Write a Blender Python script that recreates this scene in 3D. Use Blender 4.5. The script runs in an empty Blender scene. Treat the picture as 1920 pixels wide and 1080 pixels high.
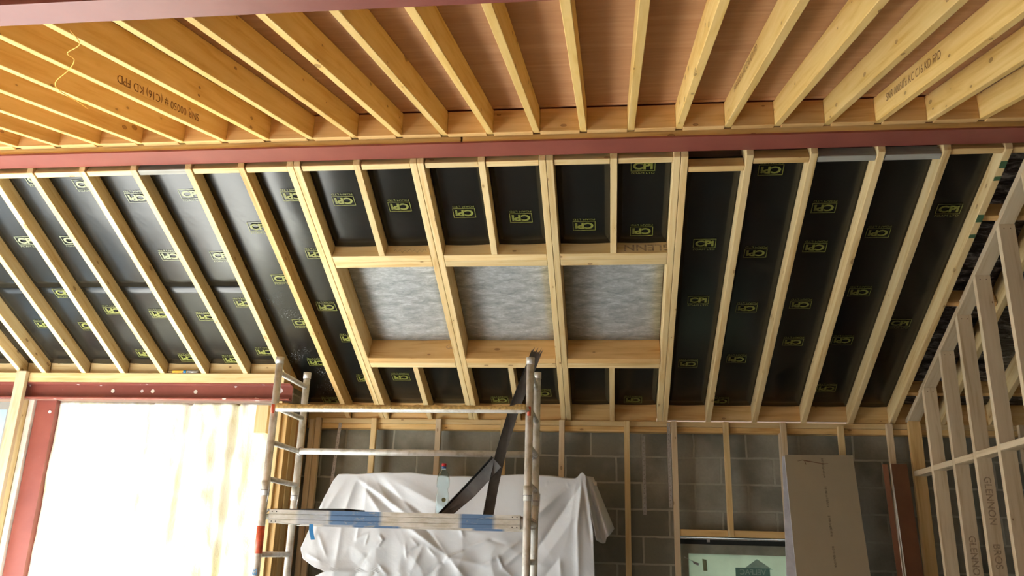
import bpy, bmesh, math, random
from mathutils import Vector, Matrix, noise

S = bpy.context.scene
C = S.collection
H = 1.8                                   # eye height of the photographer above the floor

# ------------------------------------------------------------------ camera, light, exposure
cam = bpy.data.cameras.new('camera')
camo = bpy.data.objects.new('camera', cam)
C.objects.link(camo)
RI = Vector((0.9932347, 0.11262897, 0.02827627))
UP = Vector((0.00728605, -0.30346381, 0.95281511))
FW = Vector((-0.11589541, 0.946163, 0.30223141))
camo.matrix_world = Matrix(((RI.x, UP.x, -FW.x, 0), (RI.y, UP.y, -FW.y, 0), (RI.z, UP.z, -FW.z, H), (0, 0, 0, 1)))
cam.sensor_width = 36
cam.lens = 1575.95463 / 1920 * 36
cam.clip_start = 0.05
S.camera = camo

wd = bpy.data.worlds.new('sky')
S.world = wd
wd.use_nodes = True
bg = wd.node_tree.nodes['Background']
bg.inputs[0].default_value = (0.80, 0.92, 1.0, 1)
bg.inputs[1].default_value = 2.6

S.view_settings.view_transform = 'Standard'
S.view_settings.look = 'None'
S.view_settings.gamma = 1
S.view_settings.use_curve_mapping = False
S.view_settings.exposure = 0.18
S.cycles.use_denoising = True
S.cycles.max_bounces = 8
S.cycles.diffuse_bounces = 5
S.cycles.sample_clamp_indirect = 12


def area(name, loc, target, sx, sy, power, col):
    l = bpy.data.lights.new(name, 'AREA')
    l.shape = 'RECTANGLE'
    l.size, l.size_y, l.energy, l.color = sx, sy, power, col
    o = bpy.data.objects.new(name, l)
    C.objects.link(o)
    o.location = loc
    d = Vector(target) - Vector(loc)
    o.rotation_euler = d.to_track_quat('-Z', 'Y').to_euler()
    return o


# daylight through the wide glazed opening in the left wall, and an added fill lamp behind the photographer
area('daylight_left', (-6.45, 3.6, 1.15), (0, 3.9, 1.6), 4.6, 2.1, 55, (0.88, 0.96, 1.0))
area('fill_behind', (-1.0, -1.35, 1.1), (-0.4, 5, 1.7), 4.0, 1.8, 14, (0.95, 0.98, 1.0))

# low sun coming in through the left opening and lying on the floor and the foot of the foam wall
sl = bpy.data.lights.new('sun', 'SUN')
sl.energy = 150
sl.angle = math.radians(1.5)
sl.color = (0.96, 0.99, 1.0)
so_ = bpy.data.objects.new('sun', sl)
C.objects.link(so_)
so_.location = (-9, 0, 6)
so_.rotation_euler = Vector((0.75, 0.30, -0.62)).to_track_quat('-Z', 'Y').to_euler()


# ------------------------------------------------------------------ materials
def newmat(name):
    m = bpy.data.materials.new(name)
    m.use_nodes = True
    nt = m.node_tree
    return m, nt, nt.nodes['Principled BSDF']


def nd(nt, t, **kw):
    n = nt.nodes.new(t)
    for k, v in kw.items():
        setattr(n, k, v)
    return n


def ramp(nt, fac, stops):
    r = nd(nt, 'ShaderNodeValToRGB')
    e = r.color_ramp.elements
    while len(e) < len(stops):
        e.new(0.5)
    for i, (p, c) in enumerate(stops):
        e[i].position = p
        e[i].color = (*c, 1) if len(c) == 3 else c
    nt.links.new(fac, r.inputs[0])
    return r


def mix(nt, fac, a, b, mode='MIX'):
    m = nd(nt, 'ShaderNodeMix', data_type='RGBA', blend_type=mode)
    L = nt.links
    if isinstance(fac, (int, float)):
        m.inputs[0].default_value = fac
    else:
        L.new(fac, m.inputs[0])
    for i, v in ((6, a), (7, b)):
        if isinstance(v, tuple):
            m.inputs[i].default_value = (*v, 1)
        else:
            L.new(v, m.inputs[i])
    return m.outputs[2]


def mth(nt, op, a, b=0.0, clamp=False):
    m = nd(nt, 'ShaderNodeMath', operation=op)
    m.use_clamp = clamp
    for i, v in ((0, a), (1, b)):
        if isinstance(v, (int, float)):
            m.inputs[i].default_value = v
        else:
            nt.links.new(v, m.inputs[i])
    return m.outputs[0]


def objcoord(nt, scale=(1, 1, 1), rand=True):
    tc = nd(nt, 'ShaderNodeTexCoord')
    src = tc.outputs['Object']
    if rand:
        oi = nd(nt, 'ShaderNodeObjectInfo')
        ml = nd(nt, 'ShaderNodeVectorMath', operation='SCALE')
        ml.inputs[0].default_value = (17.3, 9.1, 13.7)
        nt.links.new(oi.outputs['Random'], ml.inputs['Scale'])
        ad = nd(nt, 'ShaderNodeVectorMath', operation='ADD')
        nt.links.new(src, ad.inputs[0])
        nt.links.new(ml.outputs[0], ad.inputs[1])
        src = ad.outputs[0]
    mp = nd(nt, 'ShaderNodeMapping')
    mp.inputs['Scale'].default_value = scale
    nt.links.new(src, mp.inputs[0])
    return mp.outputs[0]


def noise_t(nt, vec, scale, detail=3, rough=0.5, dist=0.0):
    n = nd(nt, 'ShaderNodeTexNoise')
    n.inputs['Scale'].default_value = scale
    n.inputs['Detail'].default_value = detail
    n.inputs['Roughness'].default_value = rough
    n.inputs['Distortion'].default_value = dist
    if vec is not None:
        nt.links.new(vec, n.inputs['Vector'])
    return n.outputs['Fac']


def bump(nt, bs, h, strength=0.3, dist=0.002):
    b = nd(nt, 'ShaderNodeBump')
    b.inputs['Strength'].default_value = strength
    b.inputs['Distance'].default_value = dist
    nt.links.new(h, b.inputs['Height'])
    nt.links.new(b.outputs[0], bs.inputs['Normal'])


def wood(name, light, mid, dark, knot=(0.16, 0.06, 0.02), knots=0.55, rough=0.6):
    """timber: grain along the local X axis of each piece, growth figure, scattered knots"""
    m, nt, bs = newmat(name)
    v = objcoord(nt, (0.9, 14, 14))
    g = noise_t(nt, v, 1.6, 4, 0.6, 1.2)
    v2 = objcoord(nt, (0.35, 5, 5))
    g2 = noise_t(nt, v2, 1.5, 2, 0.5, 2.5)
    v3 = objcoord(nt, (3, 120, 120))
    g3 = noise_t(nt, v3, 1.0, 2, 0.6)
    f = mth(nt, 'ADD', mth(nt, 'MULTIPLY', g, 0.55), mth(nt, 'MULTIPLY', g2, 0.45))
    col = ramp(nt, f, [(0.34, light), (0.52, mid), (0.66, dark)]).outputs[0]
    col = mix(nt, mth(nt, 'MULTIPLY', g3, 0.16), col, dark)
    # tone differs from piece to piece
    oi = nd(nt, 'ShaderNodeObjectInfo')
    hs = nd(nt, 'ShaderNodeHueSaturation')
    nt.links.new(mth(nt, 'ADD', mth(nt, 'MULTIPLY', oi.outputs['Random'], 0.22), 0.88), hs.inputs['Value'])
    nt.links.new(col, hs.inputs['Color'])
    col = hs.outputs[0]
    # knots
    kv = objcoord(nt, (1.0, 2.1, 2.1))
    vo = nd(nt, 'ShaderNodeTexVoronoi')
    vo.inputs['Scale'].default_value = 5.6
    nt.links.new(kv, vo.inputs['Vector'])
    sep = nd(nt, 'ShaderNodeSeparateColor')
    nt.links.new(vo.outputs['Color'], sep.inputs[0])
    on = mth(nt, 'GREATER_THAN', sep.outputs[0], 1 - knots)
    sz = mth(nt, 'ADD', mth(nt, 'MULTIPLY', mth(nt, 'POWER', sep.outputs[1], 2.0), 0.13), 0.055)
    d = mth(nt, 'DIVIDE', vo.outputs['Distance'], sz)
    kn = ramp(nt, d, [(0.0, (0.75, 0.75, 0.75)), (0.7, (0.55, 0.55, 0.55)), (0.9, (1, 1, 1)), (1.0, (0, 0, 0))]).outputs[0]
    k2 = mth(nt, 'MULTIPLY', kn, on)
    halo = ramp(nt, mth(nt, 'DIVIDE', d, 3.0), [(0.1, (0.45, 0.45, 0.45)), (1.0, (0, 0, 0))]).outputs[0]
    col = mix(nt, mth(nt, 'MULTIPLY', halo, on), col, dark)
    col = mix(nt, mth(nt, 'MULTIPLY', k2, 0.85), col, knot)
    nt.links.new(col, bs.inputs['Base Color'])
    bs.inputs['Roughness'].default_value = rough
    bs.inputs['Specular IOR Level'].default_value = 0.3
    bump(nt, bs, g3, 0.25, 0.0012)
    return m


M = {}
M['pine'] = wood('pale_pine', (0.77, 0.62, 0.35), (0.72, 0.54, 0.27), (0.59, 0.38, 0.15))
M['pine_warm'] = wood('warm_pine', (0.76, 0.55, 0.27), (0.68, 0.46, 0.19), (0.50, 0.28, 0.09))
M['joist'] = wood('joist_pine', (0.80, 0.57, 0.24), (0.74, 0.50, 0.175), (0.63, 0.37, 0.09), knots=0.95)
M['header'] = wood('header_pine', (0.77, 0.51, 0.23), (0.69, 0.43, 0.17), (0.54, 0.29, 0.09))
M['stud'] = wood('stud_pine', (0.72, 0.60, 0.42), (0.66, 0.53, 0.35), (0.50, 0.36, 0.20))
M['grey_wood'] = wood('weathered_wood', (0.42, 0.42, 0.38), (0.34, 0.33, 0.29), (0.20, 0.19, 0.15), knots=0.8)


def m_plain(name, col, rough=0.6, metal=0.0, nscale=8, var=0.15, bumpd=0.0):
    m, nt, bs = newmat(name)
    v = objcoord(nt, (1, 1, 1), False)
    g = noise_t(nt, v, nscale, 4, 0.6)
    dk = tuple(c * (1 - var) for c in col)
    lt = tuple(min(1, c * (1 + var)) for c in col)
    nt.links.new(ramp(nt, g, [(0.35, dk), (0.65, lt)]).outputs[0], bs.inputs['Base Color'])
    bs.inputs['Roughness'].default_value = rough
    bs.inputs['Metallic'].default_value = metal
    if bumpd:
        bump(nt, bs, g, 0.4, bumpd)
    return m


def m_steel():
    m, nt, bs = newmat('red_oxide_steel')
    v = objcoord(nt, (1, 1, 1), False)
    g = noise_t(nt, v, 3, 4, 0.6)
    col = ramp(nt, g, [(0.3, (0.21, 0.052, 0.038)), (0.7, (0.27, 0.073, 0.052))]).outputs[0]
    v2 = objcoord(nt, (6, 30, 30), False)
    s = noise_t(nt, v2, 3, 5, 0.7, 1.5)
    sc = ramp(nt, s, [(0.68, (0, 0, 0)), (0.74, (0.7, 0.7, 0.7))]).outputs[0]
    w = noise_t(nt, v, 1.4, 1, 0.5)
    sc = mth(nt, 'MULTIPLY', sc, ramp(nt, w, [(0.45, (0, 0, 0)), (0.6, (1, 1, 1))]).outputs[0])
    col = mix(nt, sc, col, (0.62, 0.45, 0.40))
    nt.links.new(col, bs.inputs['Base Color'])
    bs.inputs['Roughness'].default_value = 0.42
    bump(nt, bs, g, 0.15, 0.002)
    return m


M['steel'] = m_steel()


def m_spatter():
    """red oxide steel with round splashes of sprayed foam"""
    m = M['steel'].copy()
    m.name = 'red_oxide_steel_spattered'
    nt = m.node_tree
    bs = nt.nodes['Principled BSDF']
    old = bs.inputs['Base Color'].links[0].from_socket
    v = objcoord(nt, (1, 1, 1), False)
    vo = nd(nt, 'ShaderNodeTexVoronoi')
    vo.inputs['Scale'].default_value = 15
    nt.links.new(v, vo.inputs['Vector'])
    sep = nd(nt, 'ShaderNodeSeparateColor')
    nt.links.new(vo.outputs['Color'], sep.inputs[0])
    rad = mth(nt, 'MULTIPLY', mth(nt, 'POWER', sep.outputs[0], 5.0), 0.42)
    d = mth(nt, 'LESS_THAN', vo.outputs['Distance'], rad)
    nt.links.new(mix(nt, mth(nt, 'MULTIPLY', d, 0.9), old, (0.72, 0.66, 0.66)), bs.inputs['Base Color'])
    return m


M['steel_spat'] = m_spatter()


def m_membrane():
    m, nt, bs = newmat('black_foam_sheet')
    v = objcoord(nt, (1, 1, 1), False)
    tc = nd(nt, 'ShaderNodeTexCoord')
    g = noise_t(nt, v, 5, 3, 0.5)
    col = ramp(nt, g, [(0.3, (0.005, 0.0055, 0.005)), (0.7, (0.009, 0.010, 0.009))]).outputs[0]
    # white dust stuck to the lower left sheets
    sp = noise_t(nt, v, 95, 2, 0.6)
    area_ = noise_t(nt, v, 2.6, 2, 0.5)
    sepx = nd(nt, 'ShaderNodeSeparateXYZ')
    nt.links.new(tc.outputs['Object'], sepx.inputs[0])
    mr = nd(nt, 'ShaderNodeMapRange')
    for i, val in ((1, 1.3), (2, 1.7)):
        mr.inputs[i].default_value = val
    nt.links.new(sepx.outputs[0], mr.inputs[0])
    mask = mth(nt, 'MULTIPLY', ramp(nt, area_, [(0.5, (0, 0, 0)), (0.62, (1, 1, 1))]).outputs[0], mr.outputs[0])
    dust = ramp(nt, sp, [(0.60, (0, 0, 0)), (0.72, (1, 1, 1))]).outputs[0]
    at = nd(nt, 'ShaderNodeAttribute', attribute_type='OBJECT', attribute_name='dusty')
    f = mth(nt, 'MULTIPLY', mth(nt, 'MULTIPLY', dust, mask), at.outputs['Fac'])
    nt.links.new(mix(nt, f, col, (0.6, 0.62, 0.6)), bs.inputs['Base Color'])
    bs.inputs['Roughness'].default_value = 0.25
    bs.inputs['Specular IOR Level'].default_value = 0.44
    b = noise_t(nt, v, 3.0, 3, 0.5, 0.5)
    bump(nt, bs, b, 0.3, 0.01)
    return m


M['membrane'] = m_membrane()
M['logo'] = m_plain('printed_yellow_ink', (0.17, 0.18, 0.032), 0.45, 0, 40, 0.25)
M['logo_sheen'] = m_plain('printed_ink_sheen', (0.24, 0.26, 0.14), 0.45, 0, 40, 0.2)  # same yellow ink, paled to paint in the gloss at upper left
M['ink'] = m_plain('faded_ink_stamp', (0.22, 0.10, 0.03), 0.8, 0, 60, 0.5)
M['ink_grey'] = m_plain('faded_grey_stamp', (0.36, 0.26, 0.16), 0.8, 0, 60, 0.4)


def m_silver():
    m, nt, bs = newmat('silver_quilt')
    v = objcoord(nt, (3.6, 1.2, 1), False)
    g = noise_t(nt, v, 5, 5, 0.6, 0.6)
    g2 = noise_t(nt, objcoord(nt, (7, 2.5, 1), False), 10, 4, 0.7, 0.8)
    f = mth(nt, 'ADD', mth(nt, 'MULTIPLY', g, 0.6), mth(nt, 'MULTIPLY', g2, 0.4))
    col = ramp(nt, f, [(0.36, (0.28, 0.305, 0.315)), (0.52, (0.45, 0.48, 0.49)), (0.66, (0.68, 0.72, 0.74))]).outputs[0]
    nt.links.new(col, bs.inputs['Base Color'])
    bs.inputs['Roughness'].default_value = 0.38
    bs.inputs['Metallic'].default_value = 0.35
    bump(nt, bs, f, 0.5, 0.012)
    return m


M['silver'] = m_silver()


def m_foilblack():
    m, nt, bs = newmat('crinkled_dark_plastic')
    g = noise_t(nt, objcoord(nt, (9, 2.5, 1), False), 2.2, 5, 0.7, 1.0)
    col = ramp(nt, g, [(0.46, (0.02, 0.02, 0.022)), (0.56, (0.16, 0.16, 0.18)), (0.68, (0.6, 0.6, 0.65))]).outputs[0]  # pale streaks put the plastic's glimmer into the colour
    nt.links.new(col, bs.inputs['Base Color'])
    bs.inputs['Roughness'].default_value = 0.3
    bump(nt, bs, g, 0.8, 0.02)
    return m


M['plastic_dark'] = m_foilblack()


def m_ply():
    m, nt, bs = newmat('reddish_plywood')
    v = objcoord(nt, (0.6, 5, 1), False)
    g = noise_t(nt, v, 2.2, 4, 0.6, 1.5)
    g2 = noise_t(nt, objcoord(nt, (2, 60, 1), False), 1.5, 3, 0.6, 0.6)
    f = mth(nt, 'ADD', mth(nt, 'MULTIPLY', g, 0.7), mth(nt, 'MULTIPLY', g2, 0.3))
    col = ramp(nt, f, [(0.28, (0.38, 0.19, 0.095)), (0.5, (0.46, 0.245, 0.13)), (0.72, (0.56, 0.33, 0.20))]).outputs[0]
    nt.links.new(col, bs.inputs['Base Color'])
    bs.inputs['Roughness'].default_value = 0.55
    return m


M['ply'] = m_ply()


def m_block():
    m, nt, bs = newmat('concrete_blockwork')
    tc = nd(nt, 'ShaderNodeTexCoord')
    ge = nd(nt, 'ShaderNodeNewGeometry')
    sep = nd(nt, 'ShaderNodeSeparateXYZ')
    nt.links.new(ge.outputs['Position'], sep.inputs[0])
    cmb = nd(nt, 'ShaderNodeCombineXYZ')
    nt.links.new(mth(nt, 'ADD', sep.outputs[0], sep.outputs[1]), cmb.inputs[0])
    nt.links.new(mth(nt, 'ADD', sep.outputs[2], -H - 0.86 + 22.5), cmb.inputs[1])
    wob = nd(nt, 'ShaderNodeTexNoise')
    wob.inputs['Scale'].default_value = 9
    nt.links.new(ge.outputs['Position'], wob.inputs['Vector'])
    sc = nd(nt, 'ShaderNodeVectorMath', operation='SCALE')
    nt.links.new(wob.outputs['Color'], sc.inputs[0])
    sc.inputs['Scale'].default_value = 0.012
    ad = nd(nt, 'ShaderNodeVectorMath', operation='ADD')
    nt.links.new(cmb.outputs[0], ad.inputs[0])
    nt.links.new(sc.outputs[0], ad.inputs[1])
    br = nd(nt, 'ShaderNodeTexBrick')
    br.inputs['Scale'].default_value = 1
    br.inputs['Brick Width'].default_value = 0.45
    br.inputs['Row Height'].default_value = 0.225
    br.inputs['Mortar Size'].default_value = 0.010
    br.inputs['Mortar Smooth'].default_value = 0.25
    br.inputs['Color1'].default_value = (0.18, 0.18, 0.145, 1)
    br.inputs['Color2'].default_value = (0.25, 0.25, 0.205, 1)
    br.inputs['Mortar'].default_value = (0.44, 0.43, 0.36, 1)
    nt.links.new(ad.outputs[0], br.inputs['Vector'])
    n1 = nd(nt, 'ShaderNodeTexNoise')
    n1.inputs['Scale'].default_value = 2.2
    n1.inputs['Detail'].default_value = 6
    nt.links.new(ge.outputs['Position'], n1.inputs['Vector'])
    n2 = nd(nt, 'ShaderNodeTexNoise')
    n2.inputs['Scale'].default_value = 45
    n2.inputs['Detail'].default_value = 4
    nt.links.new(ge.outputs['Position'], n2.inputs['Vector'])
    smear = ramp(nt, n1.outputs['Fac'], [(0.46, (0, 0, 0)), (0.62, (0.85, 0.85, 0.85))]).outputs[0]
    col = mix(nt, smear, br.outputs['Color'], (0.38, 0.37, 0.31))
    col = mix(nt, mth(nt, 'MULTIPLY', n2.outputs['Fac'], 0.35), col, (0.12, 0.115, 0.10))
    nt.links.new(col, bs.inputs['Base Color'])
    bs.inputs['Roughness'].default_value = 0.9
    h = mth(nt, 'ADD', mth(nt, 'MULTIPLY', br.outputs['Fac'], -1.0), mth(nt, 'MULTIPLY', n2.outputs['Fac'], 0.5))
    bump(nt, bs, h, 0.6, 0.006)
    return m


M['block'] = m_block()


def m_foam():
    m, nt, bs = newmat('sprayed_cream_foam')
    v = objcoord(nt, (3.0, 1, 0.5), False)
    g = noise_t(nt, v, 2.2, 5, 0.6, 1.0)
    col = ramp(nt, g, [(0.34, (0.72, 0.70, 0.42)), (0.5, (0.86, 0.85, 0.70)), (0.62, (0.92, 0.92, 0.84))]).outputs[0]
    nt.links.new(col, bs.inputs['Base Color'])
    bs.inputs['Roughness'].default_value = 0.85
    b = noise_t(nt, objcoord(nt, (1, 1, 0.6), False), 9, 5, 0.6)
    bump(nt, bs, b, 0.6, 0.02)
    return m


M['foam'] = m_foam()


def m_sheet():
    m, nt, bs = newmat('white_dust_sheet')
    v = objcoord(nt, (1, 1, 1), False)
    g = noise_t(nt, v, 2, 4, 0.5)
    nt.links.new(ramp(nt, g, [(0.3, (0.54, 0.56, 0.58)), (0.7, (0.62, 0.64, 0.67))]).outputs[0], bs.inputs['Base Color'])
    bs.inputs['Roughness'].default_value = 0.5
    bump(nt, bs, noise_t(nt, v, 12, 4, 0.6, 0.4), 0.3, 0.006)
    return m


M['sheet'] = m_sheet()


def m_alu():
    m, nt, bs = newmat('scuffed_aluminium')
    v = objcoord(nt, (1, 1, 1), False)
    g = noise_t(nt, v, 14, 5, 0.65)
    col = ramp(nt, g, [(0.36, (0.48, 0.46, 0.39)), (0.5, (0.64, 0.63, 0.58)), (0.7, (0.74, 0.74, 0.71))]).outputs[0]
    nt.links.new(col, bs.inputs['Base Color'])
    bs.inputs['Metallic'].default_value = 0.25
    nt.links.new(ramp(nt, g, [(0.3, (0.6, 0.6, 0.6)), (0.7, (0.36, 0.36, 0.36))]).outputs[0], bs.inputs['Roughness'])
    bump(nt, bs, g, 0.2, 0.002)
    return m


M['alu'] = m_alu()


def m_deck():
    """aluminium deck edge with rubbed blue paint bands"""
    m, nt, bs = newmat('deck_edge_alu_blue')
    tc = nd(nt, 'ShaderNodeTexCoord')
    sep = nd(nt, 'ShaderNodeSeparateXYZ')
    nt.links.new(tc.outputs['Object'], sep.inputs[0])
    v = objcoord(nt, (1, 1, 1), False)
    g = noise_t(nt, objcoord(nt, (1, 1, 3), False), 9, 6, 0.65)

    def band(a, b, s=0.03):
        p = mth(nt, 'MULTIPLY', mth(nt, 'ADD', sep.outputs[0], -a), 1 / s, True)
        q = mth(nt, 'MULTIPLY', mth(nt, 'SUBTRACT', b, sep.outputs[0]), 1 / s, True)
        return mth(nt, 'MULTIPLY', p, q)
    f = mth(nt, 'ADD', band(0.40, 0.78), band(1.28, 1.53), True)
    f2 = mth(nt, 'MULTIPLY', band(0.18, 0.42), 0.4)
    f = mth(nt, 'MAXIMUM', f, f2)
    wear = ramp(nt, g, [(0.32, (0.25, 0.25, 0.25)), (0.44, (1, 1, 1))]).outputs[0]
    f = mth(nt, 'MULTIPLY', mth(nt, 'MULTIPLY', f, wear), 0.85)
    base = ramp(nt, g, [(0.36, (0.48, 0.46, 0.38)), (0.6, (0.66, 0.65, 0.60))]).outputs[0]
    nt.links.new(mix(nt, f, base, (0.03, 0.15, 0.36)), bs.inputs['Base Color'])
    bs.inputs['Metallic'].default_value = 0.25
    bs.inputs['Roughness'].default_value = 0.5
    return m


M['deck'] = m_deck()
M['crust'] = m_plain('foam_crust_on_rail', (0.50, 0.36, 0.14), 0.9, 0, 40, 0.35, 0.004)
M['orange_sleeve'] = m_plain('orange_red_band', (0.62, 0.10, 0.04), 0.5, 0, 40, 0.2)
M['blue'] = m_plain('blue_strap', (0.03, 0.22, 0.50), 0.5)
M['black_trim'] = m_plain('black_plastic_trim', (0.025, 0.026, 0.027), 0.45, 0, 12, 0.2, 0.001)
M['grey_trim'] = m_plain('grey_trim_face', (0.10, 0.10, 0.10), 0.5, 0, 12, 0.25, 0.001)  # wide face is greyer than the black lip
M['black'] = m_plain('black_rubber', (0.015, 0.016, 0.016), 0.5)
M['board'] = m_plain('buff_plasterboard_face', (0.36, 0.30, 0.20), 0.85, 0, 2, 0.05)
M['board_edge'] = m_plain('pale_board_edge', (0.66, 0.66, 0.72), 0.8)
M['red_board'] = m_plain('red_brown_sheet', (0.27, 0.115, 0.06), 0.5, 0, 3, 0.12)
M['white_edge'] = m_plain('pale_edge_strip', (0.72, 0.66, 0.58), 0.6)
M['frame_grey'] = m_plain('grey_green_window_frame', (0.24, 0.25, 0.20), 0.6)
M['dark_gap'] = m_plain('dark_gap_shade', (0.02, 0.022, 0.018), 0.7)  # near-black colour painting the shade inside a gap
M['galv'] = m_plain('galvanised_strap', (0.42, 0.41, 0.40), 0.45, 0.5, 50, 0.2)
M['teal'] = m_plain('teal_sticker', (0.10, 0.22, 0.19), 0.6)
M['teal_pale'] = m_plain('pale_teal_sticker', (0.28, 0.42, 0.36), 0.6)
M['olive'] = m_plain('olive_tape', (0.20, 0.22, 0.12), 0.6)
M['red_cap'] = m_plain('red_plastic_cap', (0.55, 0.02, 0.03), 0.4)
M['blue_neck'] = m_plain('blue_plastic_neck', (0.07, 0.14, 0.34), 0.4)
M['yellow'] = m_plain('yellow_tube', (0.80, 0.46, 0.06), 0.45)
M['string'] = m_plain('orange_yellow_string', (0.80, 0.42, 0.06), 0.6)
M['concrete'] = m_plain('dusty_concrete_floor', (0.44, 0.43, 0.40), 0.9, 0, 3, 0.15)
M['green_mark'] = m_plain('green_paint_mark', (0.05, 0.12, 0.05), 0.8)
M['plaster'] = m_plain('pale_render', (0.30, 0.29, 0.26), 0.9, 0, 3, 0.1)
M['label'] = m_plain('faint_bottle_print', (0.20, 0.22, 0.10), 0.6)
M['print'] = m_plain('worn_board_print', (0.15, 0.12, 0.075), 0.85, 0, 30, 0.2)
M['rust'] = m_plain('brown_scribble', (0.16, 0.08, 0.04), 0.8)


def m_pane(name, col, tr):
    m, nt, bs = newmat(name)
    nt.nodes.remove(bs)
    out = nt.nodes['Material Output']
    df = nd(nt, 'ShaderNodeBsdfDiffuse')
    tl = nd(nt, 'ShaderNodeBsdfTranslucent')
    mx = nd(nt, 'ShaderNodeMixShader')
    mx.inputs[0].default_value = tr
    g = noise_t(nt, objcoord(nt, (1, 1, 1), False), 6, 4, 0.6)
    c = ramp(nt, g, [(0.35, tuple(x * 0.9 for x in col)), (0.65, col)]).outputs[0]
    nt.links.new(c, df.inputs[0])
    nt.links.new(c, tl.inputs[0])
    nt.links.new(df.outputs[0], mx.inputs[1])
    nt.links.new(tl.outputs[0], mx.inputs[2])
    nt.links.new(mx.outputs[0], out.inputs[0])
    return m


M['film'] = m_pane('film_covered_glass', (0.62, 0.68, 0.55), 0.5)
M['film_blue'] = m_pane('hazy_plastic_pane', (0.72, 0.82, 0.90), 0.8)

mg, ntg, bsg = newmat('clear_pet_plastic')
bsg.inputs['Base Color'].default_value = (0.90, 0.98, 0.99, 1)
bsg.inputs['Roughness'].default_value = 0.04
bsg.inputs['Transmission Weight'].default_value = 1.0
bsg.inputs['IOR'].default_value = 1.2
M['pet'] = mg


# ------------------------------------------------------------------ helpers
ORD = ('first second third fourth fifth sixth seventh eighth ninth tenth eleventh twelfth thirteenth fourteenth '
       'fifteenth sixteenth seventeenth eighteenth nineteenth twentieth twenty-first twenty-second twenty-third '
       'twenty-fourth twenty-fifth twenty-sixth twenty-seventh twenty-eighth twenty-ninth thirtieth thirty-first thirty-second').split()


def W(x, y, z):
    return Vector((x, y, z + H))


def tag(o, label=None, cat=None, group=None, kind=None):
    if label:
        o['label'] = label
    if cat:
        o['category'] = cat
    if group:
        o['group'] = group
    if kind:
        o['kind'] = kind
    return o


def link(name, me, mats, parent=None, mw=None):
    o = bpy.data.objects.new(name, me)
    C.objects.link(o)
    for m in (mats if isinstance(mats, (list, tuple)) else [mats]):
        if m is not None and len(me.materials) < (len(mats) if isinstance(mats, (list, tuple)) else 1):
            me.materials.append(m)
    if mw is not None:
        o.matrix_world = mw
    if parent is not None:
        o.parent = parent
        o.matrix_parent_inverse = parent.matrix_world.inverted()
    return o


def empty(name, loc):
    o = bpy.data.objects.new(name, None)
    o.empty_display_size = 0.1
    o.location = loc
    C.objects.link(o)
    o.matrix_world = Matrix.Translation(loc)
    return o


def frame(origin, ex, ez):
    """matrix with local x along ex and local z near ez"""
    ex = ex.normalized()
    ey = ez.cross(ex).normalized()
    ez = ex.cross(ey).normalized()
    return Matrix(((ex.x, ey.x, ez.x, origin.x), (ex.y, ey.y, ez.y, origin.y), (ex.z, ey.z, ez.z, origin.z), (0, 0, 0, 1)))


def box_bm(bm, x0, x1, y0, y1, z0, z1, mi=0, bev=0.0):
    vs = [bm.verts.new(p) for p in ((x0, y0, z0), (x1, y0, z0), (x1, y1, z0), (x0, y1, z0),
                                    (x0, y0, z1), (x1, y0, z1), (x1, y1, z1), (x0, y1, z1))]
    fs = []
    for f in ((3, 2, 1, 0), (4, 5, 6, 7), (0, 1, 5, 4), (1, 2, 6, 5), (2, 3, 7, 6), (3, 0, 4, 7)):
        fc = bm.faces.new([vs[i] for i in f])
        fc.material_index = mi
        fs.append(fc)
    if bev:
        es = list({e for f in fs for e in f.edges})
        bmesh.ops.bevel(bm, geom=es, offset=bev, segments=1, affect='EDGES')
    return vs


def to_mesh(bm, name, smooth=False):
    bmesh.ops.recalc_face_normals(bm, faces=bm.faces)
    me = bpy.data.meshes.new(name)
    bm.to_mesh(me)
    bm.free()
    if smooth:
        for p in me.polygons:
            p.use_smooth = True
    return me


def timber(name, A, B, w, d, up, mat, cutA=None, cutB=None, bev=0.0025, parent=None):
    """A, B: world points on the centre line of the underside; depth d goes along up. cuts: world normals of the end faces"""
    A, B, up = Vector(A), Vector(B), Vector(up).normalized()
    ex = (B - A).normalized()
    upn = (up - ex * up.dot(ex)).normalized()
    ey = upn.cross(ex)
    bm = bmesh.new()
    mw = frame(A, ex, upn)
    inv = mw.inverted()
    pts = []
    for P, cut in ((A, cutA), (B, cutB)):
        n = Vector(cut) if cut else ex
        for (s, t) in ((-w / 2, 0), (w / 2, 0), (w / 2, d), (-w / 2, d)):
            q = P + ey * s + upn * t
            k = (P - q).dot(n) / ex.dot(n)
            pts.append(inv @ (q + ex * k))
    v = [bm.verts.new(p) for p in pts]
    for f in ((0, 1, 2, 3), (7, 6, 5, 4), (0, 4, 5, 1), (1, 5, 6, 2), (2, 6, 7, 3), (3, 7, 4, 0)):
        bm.faces.new([v[i] for i in f])
    if bev:
        bmesh.ops.bevel(bm, geom=bm.edges[:], offset=bev, segments=1, affect='EDGES')
    me = to_mesh(bm, name)
    return link(name, me, mat, parent, mw)


def wbox(name, x0, x1, y0, y1, z0, z1, mat, parent=None, bev=0.0, axis='x'):
    """box given in room coordinates (z relative to eye level); local x is the long grain axis"""
    if axis == 'z':
        return timber(name, W((x0 + x1) / 2, y0, z0), W((x0 + x1) / 2, y0, z1), x1 - x0, y1 - y0, (0, 1, 0), mat, bev=bev, parent=parent)
    if axis == 'y':
        return timber(name, W((x0 + x1) / 2, y0, z0), W((x0 + x1) / 2, y1, z0), x1 - x0, z1 - z0, (0, 0, 1), mat, bev=bev, parent=parent)
    return timber(name, W(x0, (y0 + y1) / 2, z0), W(x1, (y0 + y1) / 2, z0), y1 - y0, z1 - z0, (0, 0, 1), mat, bev=bev, parent=parent)


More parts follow.
